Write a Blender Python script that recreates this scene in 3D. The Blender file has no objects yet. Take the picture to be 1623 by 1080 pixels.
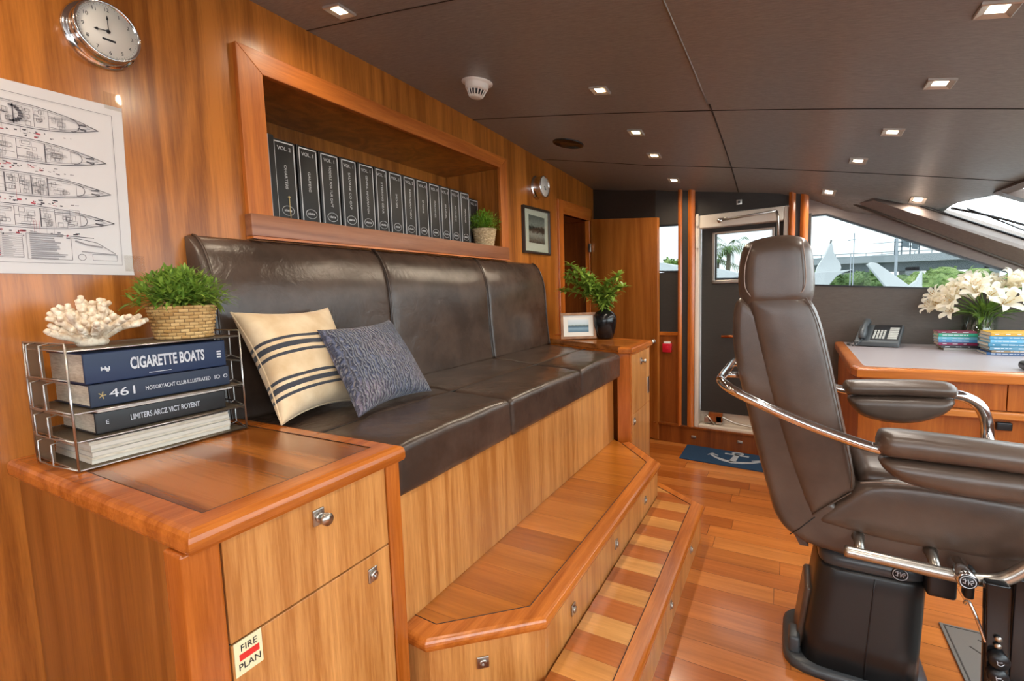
import bpy, bmesh, math, random
from mathutils import Vector, Matrix, noise, geometry
random.seed(7)
PI = math.pi
D = bpy.data
COL = bpy.context.scene.collection
SC = bpy.context.scene

# ------------------------------------------------------------------ camera
def make_camera():
    f, yaw, pitch, roll = 763.6, 0.519106, 0.0967818, -0.0311722
    cy, sy, cp, sp = math.cos(yaw), math.sin(yaw), math.cos(pitch), math.sin(pitch)
    fw = Vector((-sy*cp, cy*cp, -sp)); r = Vector((cy, sy, 0)); u = r.cross(fw)
    c, s = math.cos(roll), math.sin(roll)
    r2 = c*r + s*u; u2 = -s*r + c*u
    cam = D.cameras.new('camera'); o = D.objects.new('camera', cam); COL.objects.link(o)
    m = Matrix((r2, u2, -fw)).transposed().to_4x4(); m.translation = Vector((0, 0, 1.5))
    o.matrix_world = m
    cam.sensor_fit = 'HORIZONTAL'; cam.sensor_width = 36; cam.lens = f*36/1623
    cam.clip_start = .02; cam.clip_end = 600
    SC.camera = o
make_camera()

# ------------------------------------------------------------------ world and exposure
EXPOSURE = 1.3
WORLD = 3.5
LAMP_W = 9.0
w = D.worlds.new('overcast_sky'); SC.world = w; w.use_nodes = True
nt = w.node_tree; nt.nodes.clear()
out = nt.nodes.new('ShaderNodeOutputWorld'); bg = nt.nodes.new('ShaderNodeBackground')
tc = nt.nodes.new('ShaderNodeTexCoord'); ns = nt.nodes.new('ShaderNodeTexNoise'); ns.inputs['Scale'].default_value = 2.2
ns.inputs['Detail'].default_value = 5
rp = nt.nodes.new('ShaderNodeValToRGB')
rp.color_ramp.elements[0].position = .3; rp.color_ramp.elements[0].color = (.80, .86, .93, 1)
rp.color_ramp.elements[1].position = .7; rp.color_ramp.elements[1].color = (.96, .98, 1, 1)
nt.links.new(tc.outputs['Generated'], ns.inputs['Vector']); nt.links.new(ns.outputs['Fac'], rp.inputs['Fac'])
nt.links.new(rp.outputs['Color'], bg.inputs['Color']); bg.inputs['Strength'].default_value = WORLD
nt.links.new(bg.outputs['Background'], out.inputs['Surface'])
SC.view_settings.view_transform = 'Standard'; SC.view_settings.look = 'None'
SC.view_settings.gamma = 1; SC.view_settings.use_curve_mapping = False
SC.view_settings.exposure = EXPOSURE

# ------------------------------------------------------------------ node helpers
def srgb(h):
    if isinstance(h, str):
        h = h.lstrip('#'); c = [int(h[i:i+2], 16)/255 for i in (0, 2, 4)]
    else: c = [v/255 for v in h]
    return tuple(v/12.92 if v <= .04045 else ((v+.055)/1.055)**2.4 for v in c) + (1,)
class N:
    def __init__(s, name):
        s.m = D.materials.new(name); s.m.use_nodes = True; s.t = s.m.node_tree; s.t.nodes.clear()
        s.out = s.n('OutputMaterial'); s.b = s.n('BsdfPrincipled'); s.l(s.b, 0, s.out, 0)
    def n(s, k, **kw):
        x = s.t.nodes.new('ShaderNode'+k)
        for a, v in kw.items():
            if hasattr(x, a): setattr(x, a, v)
        return x
    def l(s, a, ao, b, bi): s.t.links.new(a.outputs[ao], b.inputs[bi])
    def set(s, **kw):
        for k, v in kw.items():
            s.b.inputs[k.replace('_', ' ')].default_value = v
        return s
    def math(s, op, a, b=None):
        x = s.n('Math', operation=op)
        for i, v in enumerate((a, b)):
            if v is None: continue
            if isinstance(v, (int, float)): x.inputs[i].default_value = v
            else: s.t.links.new(v, x.inputs[i])
        return x.outputs[0]
    def mixc(s, fac, a, b, mode='MIX'):
        x = s.n('Mix'); x.data_type = 'RGBA'; x.blend_type = mode
        for i, v in ((0, fac), (6, a), (7, b)):
            if isinstance(v, (int, float)): x.inputs[i].default_value = v
            elif isinstance(v, tuple): x.inputs[i].default_value = v
            else: s.t.links.new(v, x.inputs[i])
        return x.outputs[2]
    def noise(s, vec, scale, detail=3, rough=.5, dist=0):
        x = s.n('TexNoise'); x.inputs['Scale'].default_value = scale; x.inputs['Detail'].default_value = detail
        x.inputs['Roughness'].default_value = rough; x.inputs['Distortion'].default_value = dist
        if vec is not None: s.t.links.new(vec, x.inputs['Vector'])
        return x.outputs['Fac']
    def coord(s, scale=(1, 1, 1), kind='Object', rot=(0, 0, 0)):
        t = s.n('TexCoord'); m = s.n('Mapping'); m.inputs['Scale'].default_value = scale
        m.inputs['Rotation'].default_value = rot
        s.t.links.new(t.outputs[kind], m.inputs['Vector']); return m.outputs['Vector']
    def ramp(s, fac, stops):
        r = s.n('ValToRGB'); e = r.color_ramp.elements
        while len(e) < len(stops): e.new(.5)
        for k, (p, c) in zip(e, stops): k.position = p; k.color = c
        s.t.links.new(fac, r.inputs['Fac']); return r.outputs['Color']
    def bump(s, h, strength, dist=.01):
        b = s.n('Bump'); b.inputs['Strength'].default_value = strength; b.inputs['Distance'].default_value = dist
        s.t.links.new(h, b.inputs['Height']); s.t.links.new(b.outputs['Normal'], s.b.inputs['Normal'])
    def color(s, c): s.t.links.new(c, s.b.inputs['Base Color'])

def plain(name, col, rough=.5, metal=0, **kw):
    k = N(name); k.set(Base_Color=srgb(col), Roughness=rough, Metallic=metal, **kw); return k.m

def wood(name, dark, light, axis, rough=.32, strip=.0, fine=1.0, coat=.25, figure=.25, fw=.52):
    k = N(name)
    st = {'x': (.05, 1, 1), 'y': (1, .05, 1), 'z': (1, 1, .05)}[axis]
    v = k.coord(st)
    n1 = k.noise(v, 110*fine, 6, .7)
    n2 = k.noise(v, 9*fine, 3, .5, .6)
    n3 = k.noise(v, 3.2*fine, 2, .5, .3)
    sn = k.math('SINE', k.math('MULTIPLY', n3, 55))
    f = k.math('ADD', k.math('MULTIPLY', n1, fw), k.math('MULTIPLY', n2, 1-fw))
    f = k.math('ADD', f, k.math('MULTIPLY', sn, .11*figure/.25*.6))
    if strip:
        sp = k.n('SeparateXYZ'); t = k.n('TexCoord'); k.l(t, 'Object', sp, 0)
        acr = sp.outputs['XYZ'.index({'z': 'Y', 'y': 'X', 'x': 'Y'}[axis])]
        fl = k.math('FLOOR', k.math('DIVIDE', acr, strip))
        wn = k.n('TexWhiteNoise', noise_dimensions='1D'); k.t.links.new(fl, wn.inputs['W'])
        f = k.math('ADD', f, k.math('MULTIPLY', k.math('SUBTRACT', wn.outputs['Value'], .5), .14))
    oi = k.n('ObjectInfo')
    f = k.math('ADD', f, k.math('MULTIPLY', k.math('SUBTRACT', oi.outputs['Random'], .5), .05))
    k.color(k.ramp(f, [(.33, srgb(dark)), (.64, srgb(light))]))
    k.set(Roughness=rough); k.b.inputs['Coat Weight'].default_value = coat; k.b.inputs['Coat Roughness'].default_value = .18
    k.bump(n1, .06, .003)
    return k.m

def planks(name, cols, w, length, rough, seam, offset=(0, 0, 0), seamw=.0022, coat=.4, alt=0):
    """boards running along X, each board its own tone"""
    k = N(name)
    t = k.n('TexCoord'); mp = k.n('Mapping'); mp.inputs['Location'].default_value = offset
    k.l(t, 'Object', mp, 0)
    sp = k.n('SeparateXYZ'); k.l(mp, 0, sp, 0)
    row = k.math('FLOOR', k.math('DIVIDE', sp.outputs['Y'], w))
    wn = k.n('TexWhiteNoise', noise_dimensions='1D'); k.t.links.new(row, wn.inputs['W'])
    xs = k.math('ADD', sp.outputs['X'], k.math('MULTIPLY', wn.outputs['Value'], length))
    ix = k.math('FLOOR', k.math('DIVIDE', xs, length))
    wn2 = k.n('TexWhiteNoise', noise_dimensions='2D'); cv = k.n('CombineXYZ')
    k.t.links.new(row, cv.inputs[0]); k.t.links.new(ix, cv.inputs[1]); k.l(cv, 0, wn2, 0)
    base = k.ramp(wn2.outputs['Value'], [(i/(len(cols)-1), srgb(c)) for i, c in enumerate(cols)])
    if alt:
        par = k.math('MULTIPLY', k.math('FRACT', k.math('MULTIPLY', row, .5)), 2)
        jit = k.math('MULTIPLY', wn2.outputs['Value'], .3)
        fa = k.math('ADD', k.math('MULTIPLY', par, .7), jit)
        base = k.ramp(fa, [(i/(len(cols)-1), srgb(c)) for i, c in enumerate(cols)])
    v = k.n('Mapping'); v.inputs['Scale'].default_value = (.05, 1, 1); k.l(t, 'Object', v, 0)
    cv3 = k.n('VectorMath', operation='ADD'); k.l(v, 0, cv3, 0); k.l(wn2, 'Color', cv3, 1)
    n1 = k.noise(cv3.outputs[0], 70, 5, .65); n2 = k.noise(cv3.outputs[0], 11, 3)
    g = k.math('ADD', k.math('MULTIPLY', n1, .5), k.math('MULTIPLY', n2, .5))
    gr = k.ramp(g, [(.3, (.62, .56, .5, 1)), (.68, (1.12, 1.1, 1.08, 1))])
    c = k.mixc(1.0, base, gr, 'MULTIPLY')
    fy = k.math('FRACT', k.math('DIVIDE', sp.outputs['Y'], w)); fx = k.math('FRACT', k.math('DIVIDE', xs, length))
    s1 = k.math('LESS_THAN', fy, seamw/w); s2 = k.math('LESS_THAN', fx, seamw/length)
    sm = k.math('MAXIMUM', s1, s2)
    k.color(k.mixc(sm, c, srgb(seam)))
    k.set(Roughness=rough); k.b.inputs['Coat Weight'].default_value = coat; k.b.inputs['Coat Roughness'].default_value = .12
    k.bump(k.math('SUBTRACT', 1, sm), .25, .002)
    return k.m

def leather(name, col, col2, rough=.38, wr=.25, coat=.0):
    k = N(name); v = k.coord()
    n = k.noise(v, 5, 4, .6)
    k.color(k.ramp(n, [(.35, srgb(col)), (.65, srgb(col2))]))
    vo = k.n('TexVoronoi'); vo.inputs['Scale'].default_value = 420; k.t.links.new(v, vo.inputs['Vector'])
    big = k.noise(v, 9, 5, .6, 1.2)
    h = k.math('ADD', k.math('MULTIPLY', vo.outputs['Distance'], .018), k.math('MULTIPLY', big, wr))
    k.bump(h, .35, .02); k.set(Roughness=rough); k.b.inputs['Coat Weight'].default_value = coat
    k.b.inputs['Coat Roughness'].default_value = .3
    return k.m

def glass(name, tint=(.92, .96, .95), gloss=.06):
    k = N(name); k.t.nodes.remove(k.b)
    tr = k.n('BsdfTransparent'); tr.inputs[0].default_value = tint+(1,)
    gl = k.n('BsdfGlossy'); gl.inputs['Roughness'].default_value = .02
    mx = k.n('MixShader'); mx.inputs[0].default_value = gloss
    k.l(tr, 0, mx, 1); k.l(gl, 0, mx, 2); k.l(mx, 0, k.out, 0); return k.m

def emis(name, col, st):
    k = N(name); k.set(Base_Color=srgb(col), Roughness=.4)
    k.b.inputs['Emission Color'].default_value = srgb(col); k.b.inputs['Emission Strength'].default_value = st
    return k.m

M = {}
M['wall'] = wood('wall_teak_veneer', '864a14', 'be742e', 'z', .3, .19, 1.0)
M['face'] = wood('light_teak_veneer', 'aa6a30', 'd99a58', 'z', .34, .23, .9, fw=.68)
M['trim'] = wood('cherry_trim_y', '9a4e15', 'cb752e', 'y', .25, 0, 1, .4)
M['trimx'] = wood('cherry_trim_x', '9a4e15', 'cb752e', 'x', .25, 0, 1, .4)
M['trimz'] = wood('cherry_trim_z', '984c14', 'c8702b', 'z', .25, 0, 1, .4)
M['top'] = wood('cabinet_top_veneer', '804616', 'b87030', 'x', .2, 0, .7, .5, .5)
M['trimm'] = wood('shelf_frame_wood', '9a4e16', 'c8742c', 'y', .45, 0, 1, .05)
M['trimmz'] = wood('shelf_frame_wood_upright', '9a4e16', 'c8742c', 'z', .45, 0, 1, .05)
M['shelfb'] = wood('walnut_shelf_board', '7b4a30', '9c6646', 'y', .35, 0, .9, .2, .4)
M['side'] = wood('cabinet_side_veneer', '824816', 'b06e2e', 'z', .35, .16, .8)
M['dark'] = wood('dark_teak', '6e3410', '93501f', 'z', .3, .2, 1)
M['deskw'] = wood('desk_teak', '9a4c16', 'bf6d2a', 'z', .3, .15, .9)
M['deskr'] = wood('desk_rail_teak', 'b0601f', 'd0813a', 'x', .3, 0, .9, .4)
M['floor'] = planks('floor_planks', ['aa5c22', 'cc7a36', 'b6662c', 'd68a44', 'a65820'], .138, 1.1, .24, '5a2a0e', (0, .03, 0))
M['tread1'] = planks('upper_tread', ['a45c1a', 'c0762c', 'b26a20', 'a8601c'], .165, 40, .24, '6a3410', (20, .0, 0), .0012, .45)
M['tread2'] = planks('lower_tread', ['b0622a', 'ba6c32', 'cc8a46', 'd89c58'], .118, 40, .24, '6a3410', (20, .03, 0), .0012, .45, 1)
M['sofa'] = leather('dark_brown_leather', '382c25', '4d3e35', .27, .55, .15)
M['chair'] = leather('taupe_leather', '47382f', '58473c', .32, .12, .15)
M['stitch'] = plain('stitching', '8d7a6e', .6)
M['seamdark'] = plain('dark_seam', '1a1411', .6)
M['chrome'] = plain('polished_chrome', 'dcdcdc', .09, 1)
M['steel'] = plain('brushed_steel', 'b9b4ac', .3, 1)
M['black'] = plain('black_plastic', '17171a', .35)
M['blackp'] = plain('black_gloss', '121214', .18)
M['white'] = plain('white_enamel', 'd9cdbd', .35)
M['cream'] = plain('cream_plastic', 'e4ded2', .45)
M['copper'] = plain('copper_handle', 'c87a4a', .3, 1)
def ceil_mat(name, c1, c2, r=.42, coat=0):
    k = N(name); n = k.noise(k.coord((.6, 9, 9)), 14, 6, .75); k.color(k.ramp(n, [(.3, srgb(c1)), (.7, srgb(c2))]))
    n2 = k.noise(k.coord((1, 12, 12)), 60, 4); k.bump(n2, .12, .003); k.set(Roughness=r); k.b.inputs['Coat Weight'].default_value = coat; k.b.inputs['Coat Roughness'].default_value = .38; return k.m
M['ceil'] = ceil_mat('ceiling_panel', '726f6a', '928e88', .42, .25)
M['panelb'] = ceil_mat('dark_wall_panel', '2a2622', '332e29', .55)
M['panelt'] = ceil_mat('taupe_wall_panel', '4d443e', '5b524b', .5)
M['pillar'] = ceil_mat('pillar_vinyl', '6b5c54', '7b6c63', .5)
M['desktop'] = plain('desk_leatherette', 'a2989a', .3)
M['glass'] = glass('window_glass', (.40, .42, .415), .005)
M['shieldglass'] = glass('windscreen_glass', (.86, .9, .9), .04)
M['clear'] = glass('clear_glass', (.93, .97, .95), .12)

# ------------------------------------------------------------------ mesh helpers
class B:
    """collects shapes; build() links them as one mesh object"""
    def __init__(s): s.v = []; s.f = []; s.m = []; s.uv = None; s.sm = []
    def add(s, vs, fs, mi=0, smooth=False):
        o = len(s.v); s.v += [Vector(p) for p in vs]
        for f in fs: s.f.append([i+o for i in f]); s.m.append(mi); s.sm.append(smooth)
        return s
    def box(s, a, b, mi=0, f=None):
        x0, y0, z0 = a; x1, y1, z1 = b
        vs = [Vector(p) for p in ((x0,y0,z0),(x1,y0,z0),(x1,y1,z0),(x0,y1,z0),(x0,y0,z1),(x1,y0,z1),(x1,y1,z1),(x0,y1,z1))]
        if f: vs = [f(p) for p in vs]
        return s.add(vs, [(0,3,2,1),(4,5,6,7),(0,1,5,4),(1,2,6,5),(2,3,7,6),(3,0,4,7)], mi)
    def rbox(s, a, b, r=.01, n=4, f=None, mi=0, crown=0, crown_bot=0):
        a = Vector(a); b = Vector(b); c = (a+b)/2; h = (b-a)/2; r = min(r, h.x*.98, h.y*.98, h.z*.98)
        def ax(hh):
            e = [hh-r+r*t for t in (0, .35, .7, 1)]
            mid = [(-(hh-r))+2*(hh-r)*i/n for i in range(n+1)]
            return [-x for x in reversed(e[1:])]+mid+e[1:]
        X, Y, Z = ax(h.x), ax(h.y), ax(h.z); idx = {}; vs = []; fs = []
        def vid(i, j, k):
            if (i, j, k) in idx: return idx[(i, j, k)]
            p = Vector((X[i], Y[j], Z[k])); q = Vector([max(-(h[t]-r), min(h[t]-r, p[t])) for t in range(3)])
            d = p-q
            if d.length > 1e-9: p = q+d.normalized()*r
            u, v = p.x/h.x, p.y/h.y
            g = (1-u**4)*(1-v**4)
            if crown and p.z > 0: p.z += crown*g
            if crown_bot and p.z < 0: p.z -= crown_bot*g
            p = p+c
            if f: p = f(p)
            idx[(i, j, k)] = len(vs); vs.append(p); return idx[(i, j, k)]
        I, J, K = len(X)-1, len(Y)-1, len(Z)-1
        for i in range(I):
            for j in range(J):
                fs.append((vid(i,j,0), vid(i,j+1,0), vid(i+1,j+1,0), vid(i+1,j,0)))
                fs.append((vid(i,j,K), vid(i+1,j,K), vid(i+1,j+1,K), vid(i,j+1,K)))
        for i in range(I):
            for k in range(K):
                fs.append((vid(i,0,k), vid(i+1,0,k), vid(i+1,0,k+1), vid(i,0,k+1)))
                fs.append((vid(i,J,k), vid(i,J,k+1), vid(i+1,J,k+1), vid(i+1,J,k)))
        for j in range(J):
            for k in range(K):
                fs.append((vid(0,j,k), vid(0,j,k+1), vid(0,j+1,k+1), vid(0,j+1,k)))
                fs.append((vid(I,j,k), vid(I,j+1,k), vid(I,j+1,k+1), vid(I,j,k+1)))
        return s.add(vs, fs, mi, True)
    def prism(s, poly, z0, z1, mi=0, fz=None, f=None):
        """vertical prism of an (x,y) polygon"""
        n = len(poly)
        A = sum(poly[i][0]*poly[(i+1)%n][1]-poly[(i+1)%n][0]*poly[i][1] for i in range(n))
        if A < 0: poly = poly[::-1]
        vs = [Vector((p[0], p[1], z0)) for p in poly]+[Vector((p[0], p[1], fz(*p) if fz else z1)) for p in poly]
        if f: vs = [f(v) for v in vs]
        return s.add(vs, [tuple(range(n))[::-1], tuple(range(n, 2*n))]+[(i,(i+1)%n,(i+1)%n+n,i+n) for i in range(n)], mi)
    def tube(s, pts, r, n=10, mi=0, cap=True, closed=False):
        pts = [Vector(p) for p in pts]; R = r if hasattr(r, '__len__') else [r]*len(pts)
        vs = []; fs = []; L = len(pts); up = None
        for i, p in enumerate(pts):
            if closed: t = pts[(i+1)%L]-pts[i-1]
            else: t = pts[min(i+1, L-1)]-pts[max(i-1, 0)]
            t.normalize()
            if up is None: up = t.orthogonal().normalized()
            up = (up-t*up.dot(t)).normalized(); q = t.cross(up)
            for k in range(n):
                a = 2*PI*k/n; vs.append(p+(up*math.cos(a)+q*math.sin(a))*R[i])
        for i in range(L if closed else L-1):
            for k in range(n):
                a = i*n+k; b = i*n+(k+1)%n; c = ((i+1)%L)*n+(k+1)%n; d = ((i+1)%L)*n+k
                fs.append((a, b, c, d))
        if cap and not closed:
            fs.append(tuple(range(n))[::-1]); fs.append(tuple(range((L-1)*n, L*n)))
        return s.add(vs, fs, mi, True)
    def lathe(s, prof, n=32, o=(0,0,0), ax=None, mi=0, mod=None):
        """prof: (radius, height); ax: matrix turning +Z to the axis"""
        vs = []; fs = []; o = Vector(o)
        for (r, h) in prof:
            for k in range(n):
                a = 2*PI*k/n; rr = r+(mod(a, h) if mod else 0)
                p = Vector((rr*math.cos(a), rr*math.sin(a), h))
                vs.append(o+(ax@p if ax else p))
        for i in range(len(prof)-1):
            for k in range(n):
                fs.append((i*n+k, i*n+(k+1)%n, (i+1)*n+(k+1)%n, (i+1)*n+k))
        if prof[0][0] > 1e-6: fs.append(tuple(range(n))[::-1])
        if prof[-1][0] > 1e-6: fs.append(tuple(range((len(prof)-1)*n, len(prof)*n)))
        return s.add(vs, fs, mi, True)
    def strip(s, O, I, sec, mi=0, closed=False, smooth=False):
        """section (t,z) swept from inner point I (t=0) to outer point O (t=1)"""
        vs = []; n = len(sec); L = len(O); fs = []
        for o, i in zip(O, I):
            for t, z in sec: vs.append(Vector((i[0]+(o[0]-i[0])*t, i[1]+(o[1]-i[1])*t, z)))
        for a in range(L if closed else L-1):
            b = (a+1) % L
            for k in range(n): fs.append((a*n+k, b*n+k, b*n+(k+1)%n, a*n+(k+1)%n))
        if not closed: fs += [tuple(range(n)), tuple(range((L-1)*n, L*n))[::-1]]
        return s.add(vs, fs, mi, smooth)
    def build(s, name, mats, parent=None, bevel=0, seg=2, autosmooth=True, recalc=True):
        off = Vector((0, 0, 0)); q = parent
        while q is not None: off += q.location; q = q.parent
        me = D.meshes.new(name)
        me.from_pydata([tuple(p-off) for p in s.v], [], s.f)
        for p, mi, sm in zip(me.polygons, s.m, s.sm): p.material_index = mi; p.use_smooth = sm
        if s.uv:
            ul = me.uv_layers.new(name='UVMap')
            for lp in me.loops: ul.data[lp.index].uv = s.uv[lp.vertex_index]
        if recalc:
            bm = bmesh.new(); bm.from_mesh(me); bmesh.ops.recalc_face_normals(bm, faces=bm.faces); bm.to_mesh(me); bm.free()
        for m in (mats if isinstance(mats, (list, tuple)) else [mats]): me.materials.append(M[m] if isinstance(m, str) else m)
        o = D.objects.new(name, me); COL.objects.link(o); o.parent = parent
        if bevel:
            md = o.modifiers.new('bevel', 'BEVEL'); md.width = bevel; md.segments = seg; md.limit_method = 'ANGLE'; md.angle_limit = .6
            md.harden_normals = False
        return o

def thing(name, label, cat, loc=(0, 0, 0), group=None):
    o = D.objects.new(name, None); COL.objects.link(o); o.location = loc; o.empty_display_size = .05
    o['label'] = label; o['category'] = cat
    if group: o['group'] = group
    return o
def tag(o, label, cat, group=None):
    o['label'] = label; o['category'] = cat
    if group: o['group'] = group
    return o
def struct(o, label=None):
    o['kind'] = 'structure'
    if label: o['label'] = label
    return o
def sroot(name, loc=(0, 0, 0)):
    o = D.objects.new(name, None); COL.objects.link(o); o.location = loc; o['kind'] = 'structure'; return o
def dup(root, loc, label, rotz=None):
    r = root.copy(); COL.objects.link(r); r.location = loc; r['label'] = label
    if rotz is not None: r.rotation_euler[2] = rotz
    def rec(a, b):
        for ch in list(a.children):
            c = ch.copy(); COL.objects.link(c); c.parent = b; rec(ch, c)
    rec(root, r); return r
def text(name, body, size, mat, parent, origin, right, up, depth=.0006, align='CENTER', bold=0, sx=1.0, width=None):
    cu = D.curves.new(name, 'FONT'); cu.body = body; cu.size = size; cu.align_x = align; cu.align_y = 'CENTER'
    cu.extrude = depth; cu.offset = bold; cu.resolution_u = 3
    o = D.objects.new('tmp', cu); COL.objects.link(o)
    dg = bpy.context.evaluated_depsgraph_get(); me = D.meshes.new_from_object(o.evaluated_get(dg))
    D.objects.remove(o); D.curves.remove(cu)
    R = Vector(right).normalized(); U = Vector(up).normalized(); Z = R.cross(U)
    if width and len(me.vertices): xs_ = [v.co.x for v in me.vertices]; sx = width/(max(xs_)-min(xs_))
    off = Vector((0, 0, 0)); q = parent
    while q is not None: off += q.location; q = q.parent
    for v in me.vertices:
        v.co = Vector(origin)+R*v.co.x*sx+U*v.co.y+Z*v.co.z-off
    me.materials.clear(); me.materials.append(M[mat] if isinstance(mat, str) else mat)
    t = D.objects.new(name, me); COL.objects.link(t); t.parent = parent; return t
AXX = Matrix(((0, 0, 1), (1, 0, 0), (0, 1, 0)))       # lathe axis along +X
AXY = Matrix(((1, 0, 0), (0, 0, -1), (0, 1, 0)))      # lathe axis along -Y ... z -> -y

def bez(pts, n=8):
    """Catmull-Rom through points"""
    P = [Vector(p) for p in pts]; o = []
    for i in range(len(P)-1):
        a = P[max(i-1, 0)]; b = P[i]; c = P[i+1]; d = P[min(i+2, len(P)-1)]
        for k in range(n):
            t = k/n; o.append(.5*((2*b)+(c-a)*t+(2*a-5*b+4*c-d)*t*t+(3*b-a-3*c+d)*t**3))
    o.append(P[-1]); return o

# ------------------------------------------------------------------ room shell
XW = -1.98
def FW(x): return 4.79-.12*(x+.8)                     # plan line of the ship's side
def zc(x, y):
    a = 2.41-.195*x-.012*x*x
    b = .018-.028*max(0, y-2.2)**2
    g = min(1, max(.4, .4+.6*(x+1.98)/.98))
    e = -.12*max(0, y-4.2)*min(1, max(0, x/.4))
    t_ = min(1, max(0, (y-4.50)/.14)); e -= .085*t_*t_*(3-2*t_)*min(1, max(0, (x-.1)/.35))
    if y < -.6: b -= .03*(-.6-y)**2
    return a+b*g+e
YB = -2.6

struct(B().box((-2.6, YB-.1, -.06), (2.9, 5.35, 0)).build('floor', 'floor'))
# left wall: with niche and doorway
def wall_seg(b, x0, y0, x1, y1, z0, z1, th=.04, side=-1, top=False):
    """vertical slab between plan points, thickness away from the room"""
    d = Vector((x1-x0, y1-y0, 0)).normalized(); nrm = Vector((d.y, -d.x, 0))*side*th
    P = [(x0, y0), (x1, y1), (x1+nrm.x, y1+nrm.y), (x0+nrm.x, y0+nrm.y)]
    if top: b.prism(P, z0, 0, fz=lambda x, y: zc(x, y)+.03)
    else: b.prism(P, z0, z1)
WL = B()
def lw(y): return XW if y <= 4.0 else XW+.064*(y-4.0)
NY0, NY1, NZ0, NZ1 = 1.362, 3.35, 1.866, 2.480           # niche
for (ya, yb) in ((YB, -1.2), (-1.2, 0), (0, NY0)): wall_seg(WL, XW, ya, XW, yb, 0, 0, side=-1, top=True)
wall_seg(WL, XW, NY0, XW, NY1, 0, NZ0)
ys = [NY0+(NY1-NY0)*i/6 for i in range(7)]
for ya, yb in zip(ys, ys[1:]): wall_seg(WL, XW, ya, XW, yb, NZ1, 0, top=True)
wall_seg(WL, XW, NY1, XW, 4.0, 0, 0, top=True)
DY0, DY1 = 4.475, 5.11
wall_seg(WL, XW, 4.0, lw(DY0), DY0, 0, 0, top=True)
wall_seg(WL, lw(DY0), DY0, lw(DY1), DY1, 2.27, 0, top=True)
wall_seg(WL, lw(DY1), DY1, lw(5.25), 5.25, 0, 0, top=True)
struct(WL.build('wall_left', 'wall'))
# niche lining
nb = B()
nb.box((-2.5, NY0-.02, NZ0-.02), (XW-.04, NY1+.02, NZ0))
nb.box((-2.5, NY0-.02, NZ1), (XW-.04, NY1+.02, NZ1+.02))
nb.box((-2.52, NY0-.02, NZ0-.02), (-2.5, NY1+.02, NZ1+.02))
nb.box((-2.5, NY0-.02, NZ0), (XW-.04, NY0, NZ1)); nb.box((-2.5, NY1, NZ0), (XW-.04, NY1+.02, NZ1))
# doorway corridor behind the left wall
cb = B()
cb.box((-3.0, 4.2, -.06), (-2.02, 5.6, 0)); cb.box((-3.04, 4.2, 0), (-3.0, 5.6, 2.5))
cb.box((-3.0, 4.16, 0), (-2.03, 4.2, 2.5)); cb.box((-3.0, 5.6, 0), (-1.96, 5.64, 2.5)); cb.box((-3.0, 4.16, 2.45), (-1.99, 5.6, 2.5))
cb.box((-2.6, 5.25, 0), (-1.94, 5.29, 2.45))
struct(cb.build('wall_corridor', 'dark'))
# ceiling: one surface
cbm = B(); XS = [-2.02+.0+i*.1 for i in range(35)]; 
def ceil_edge(y):
    T = [(5.4, -1.70), (5.2, -1.55), (4.95, -1.08), (4.84, -.62), (4.78, -.15), (4.73, .16), (4.68, .45), (4.6, .93), (4.28, 1.22), (4.05, 1.30), (3.3, 1.42), (2.2, 1.5), (.8, 1.5), (-.8, 1.42), (-2.7, 1.2)]
    for (ya, xa), (yb, xb) in zip(T, T[1:]):
        if yb <= y <= ya: return xa+(xb-xa)*(ya-y)/(ya-yb)
    return .2
YS = [YB+i*.15 for i in range(48)]+[4.6, 4.66, 4.72, 4.8, 4.9, 5.05, 5.2, 5.3]; YS = sorted(set([round(y, 3) for y in YS+[4.45, 4.5, 4.53, 4.56, 4.63] if y <= 5.3]))
nx = 26; vs = []; fs = []
for y in YS:
    xe = ceil_edge(y)
    for i in range(nx+1):
        x = -2.02+(xe+2.02)*i/nx; vs.append((x, y, zc(x, y)))
for j in range(len(YS)-1):
    for i in range(nx):
        a = j*(nx+1)+i; fs.append((a, a+nx+1, a+nx+2, a+1))
n0 = len(vs); vs2 = [(x, y, z+.05) for x, y, z in vs]
cbm.add(vs, fs, 0, True); cbm.add(vs2, [f[::-1] for f in fs], 0, True)
struct(cbm.build('ceiling', 'ceil', recalc=False))
def ceil_line(name, pts, r, mat):
    b = B(); P = []
    for (xa, ya), (xb, yb) in zip(pts, pts[1:]):
        for k in range(24): t = k/24; P.append((xa+(xb-xa)*t, ya+(yb-ya)*t))
    P.append(pts[-1]); b.tube([(x, y, zc(x, y)+r*.15) for x, y in P], r, 6); return struct(b.build(name, mat))
ceil_line('trim_1', [(-1.98, 1.62), (1.49, 1.62)], .003, 'seamdark')
ceil_line('trim_2', [(-1.98, 3.0), (1.44, 3.0)], .004, 'seamdark')
ceil_line('trim_3', [(-1.97, 4.1), (1.27, 4.1)], .004, 'seamdark')
ceil_line('trim_4', [(-.40, -2.5), (-.395, 2.9)], .005, 'steel')
ceil_line('trim_5', [(-.385, 2.9), (-.385, 4.73)], .005, 'seamdark')
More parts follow.
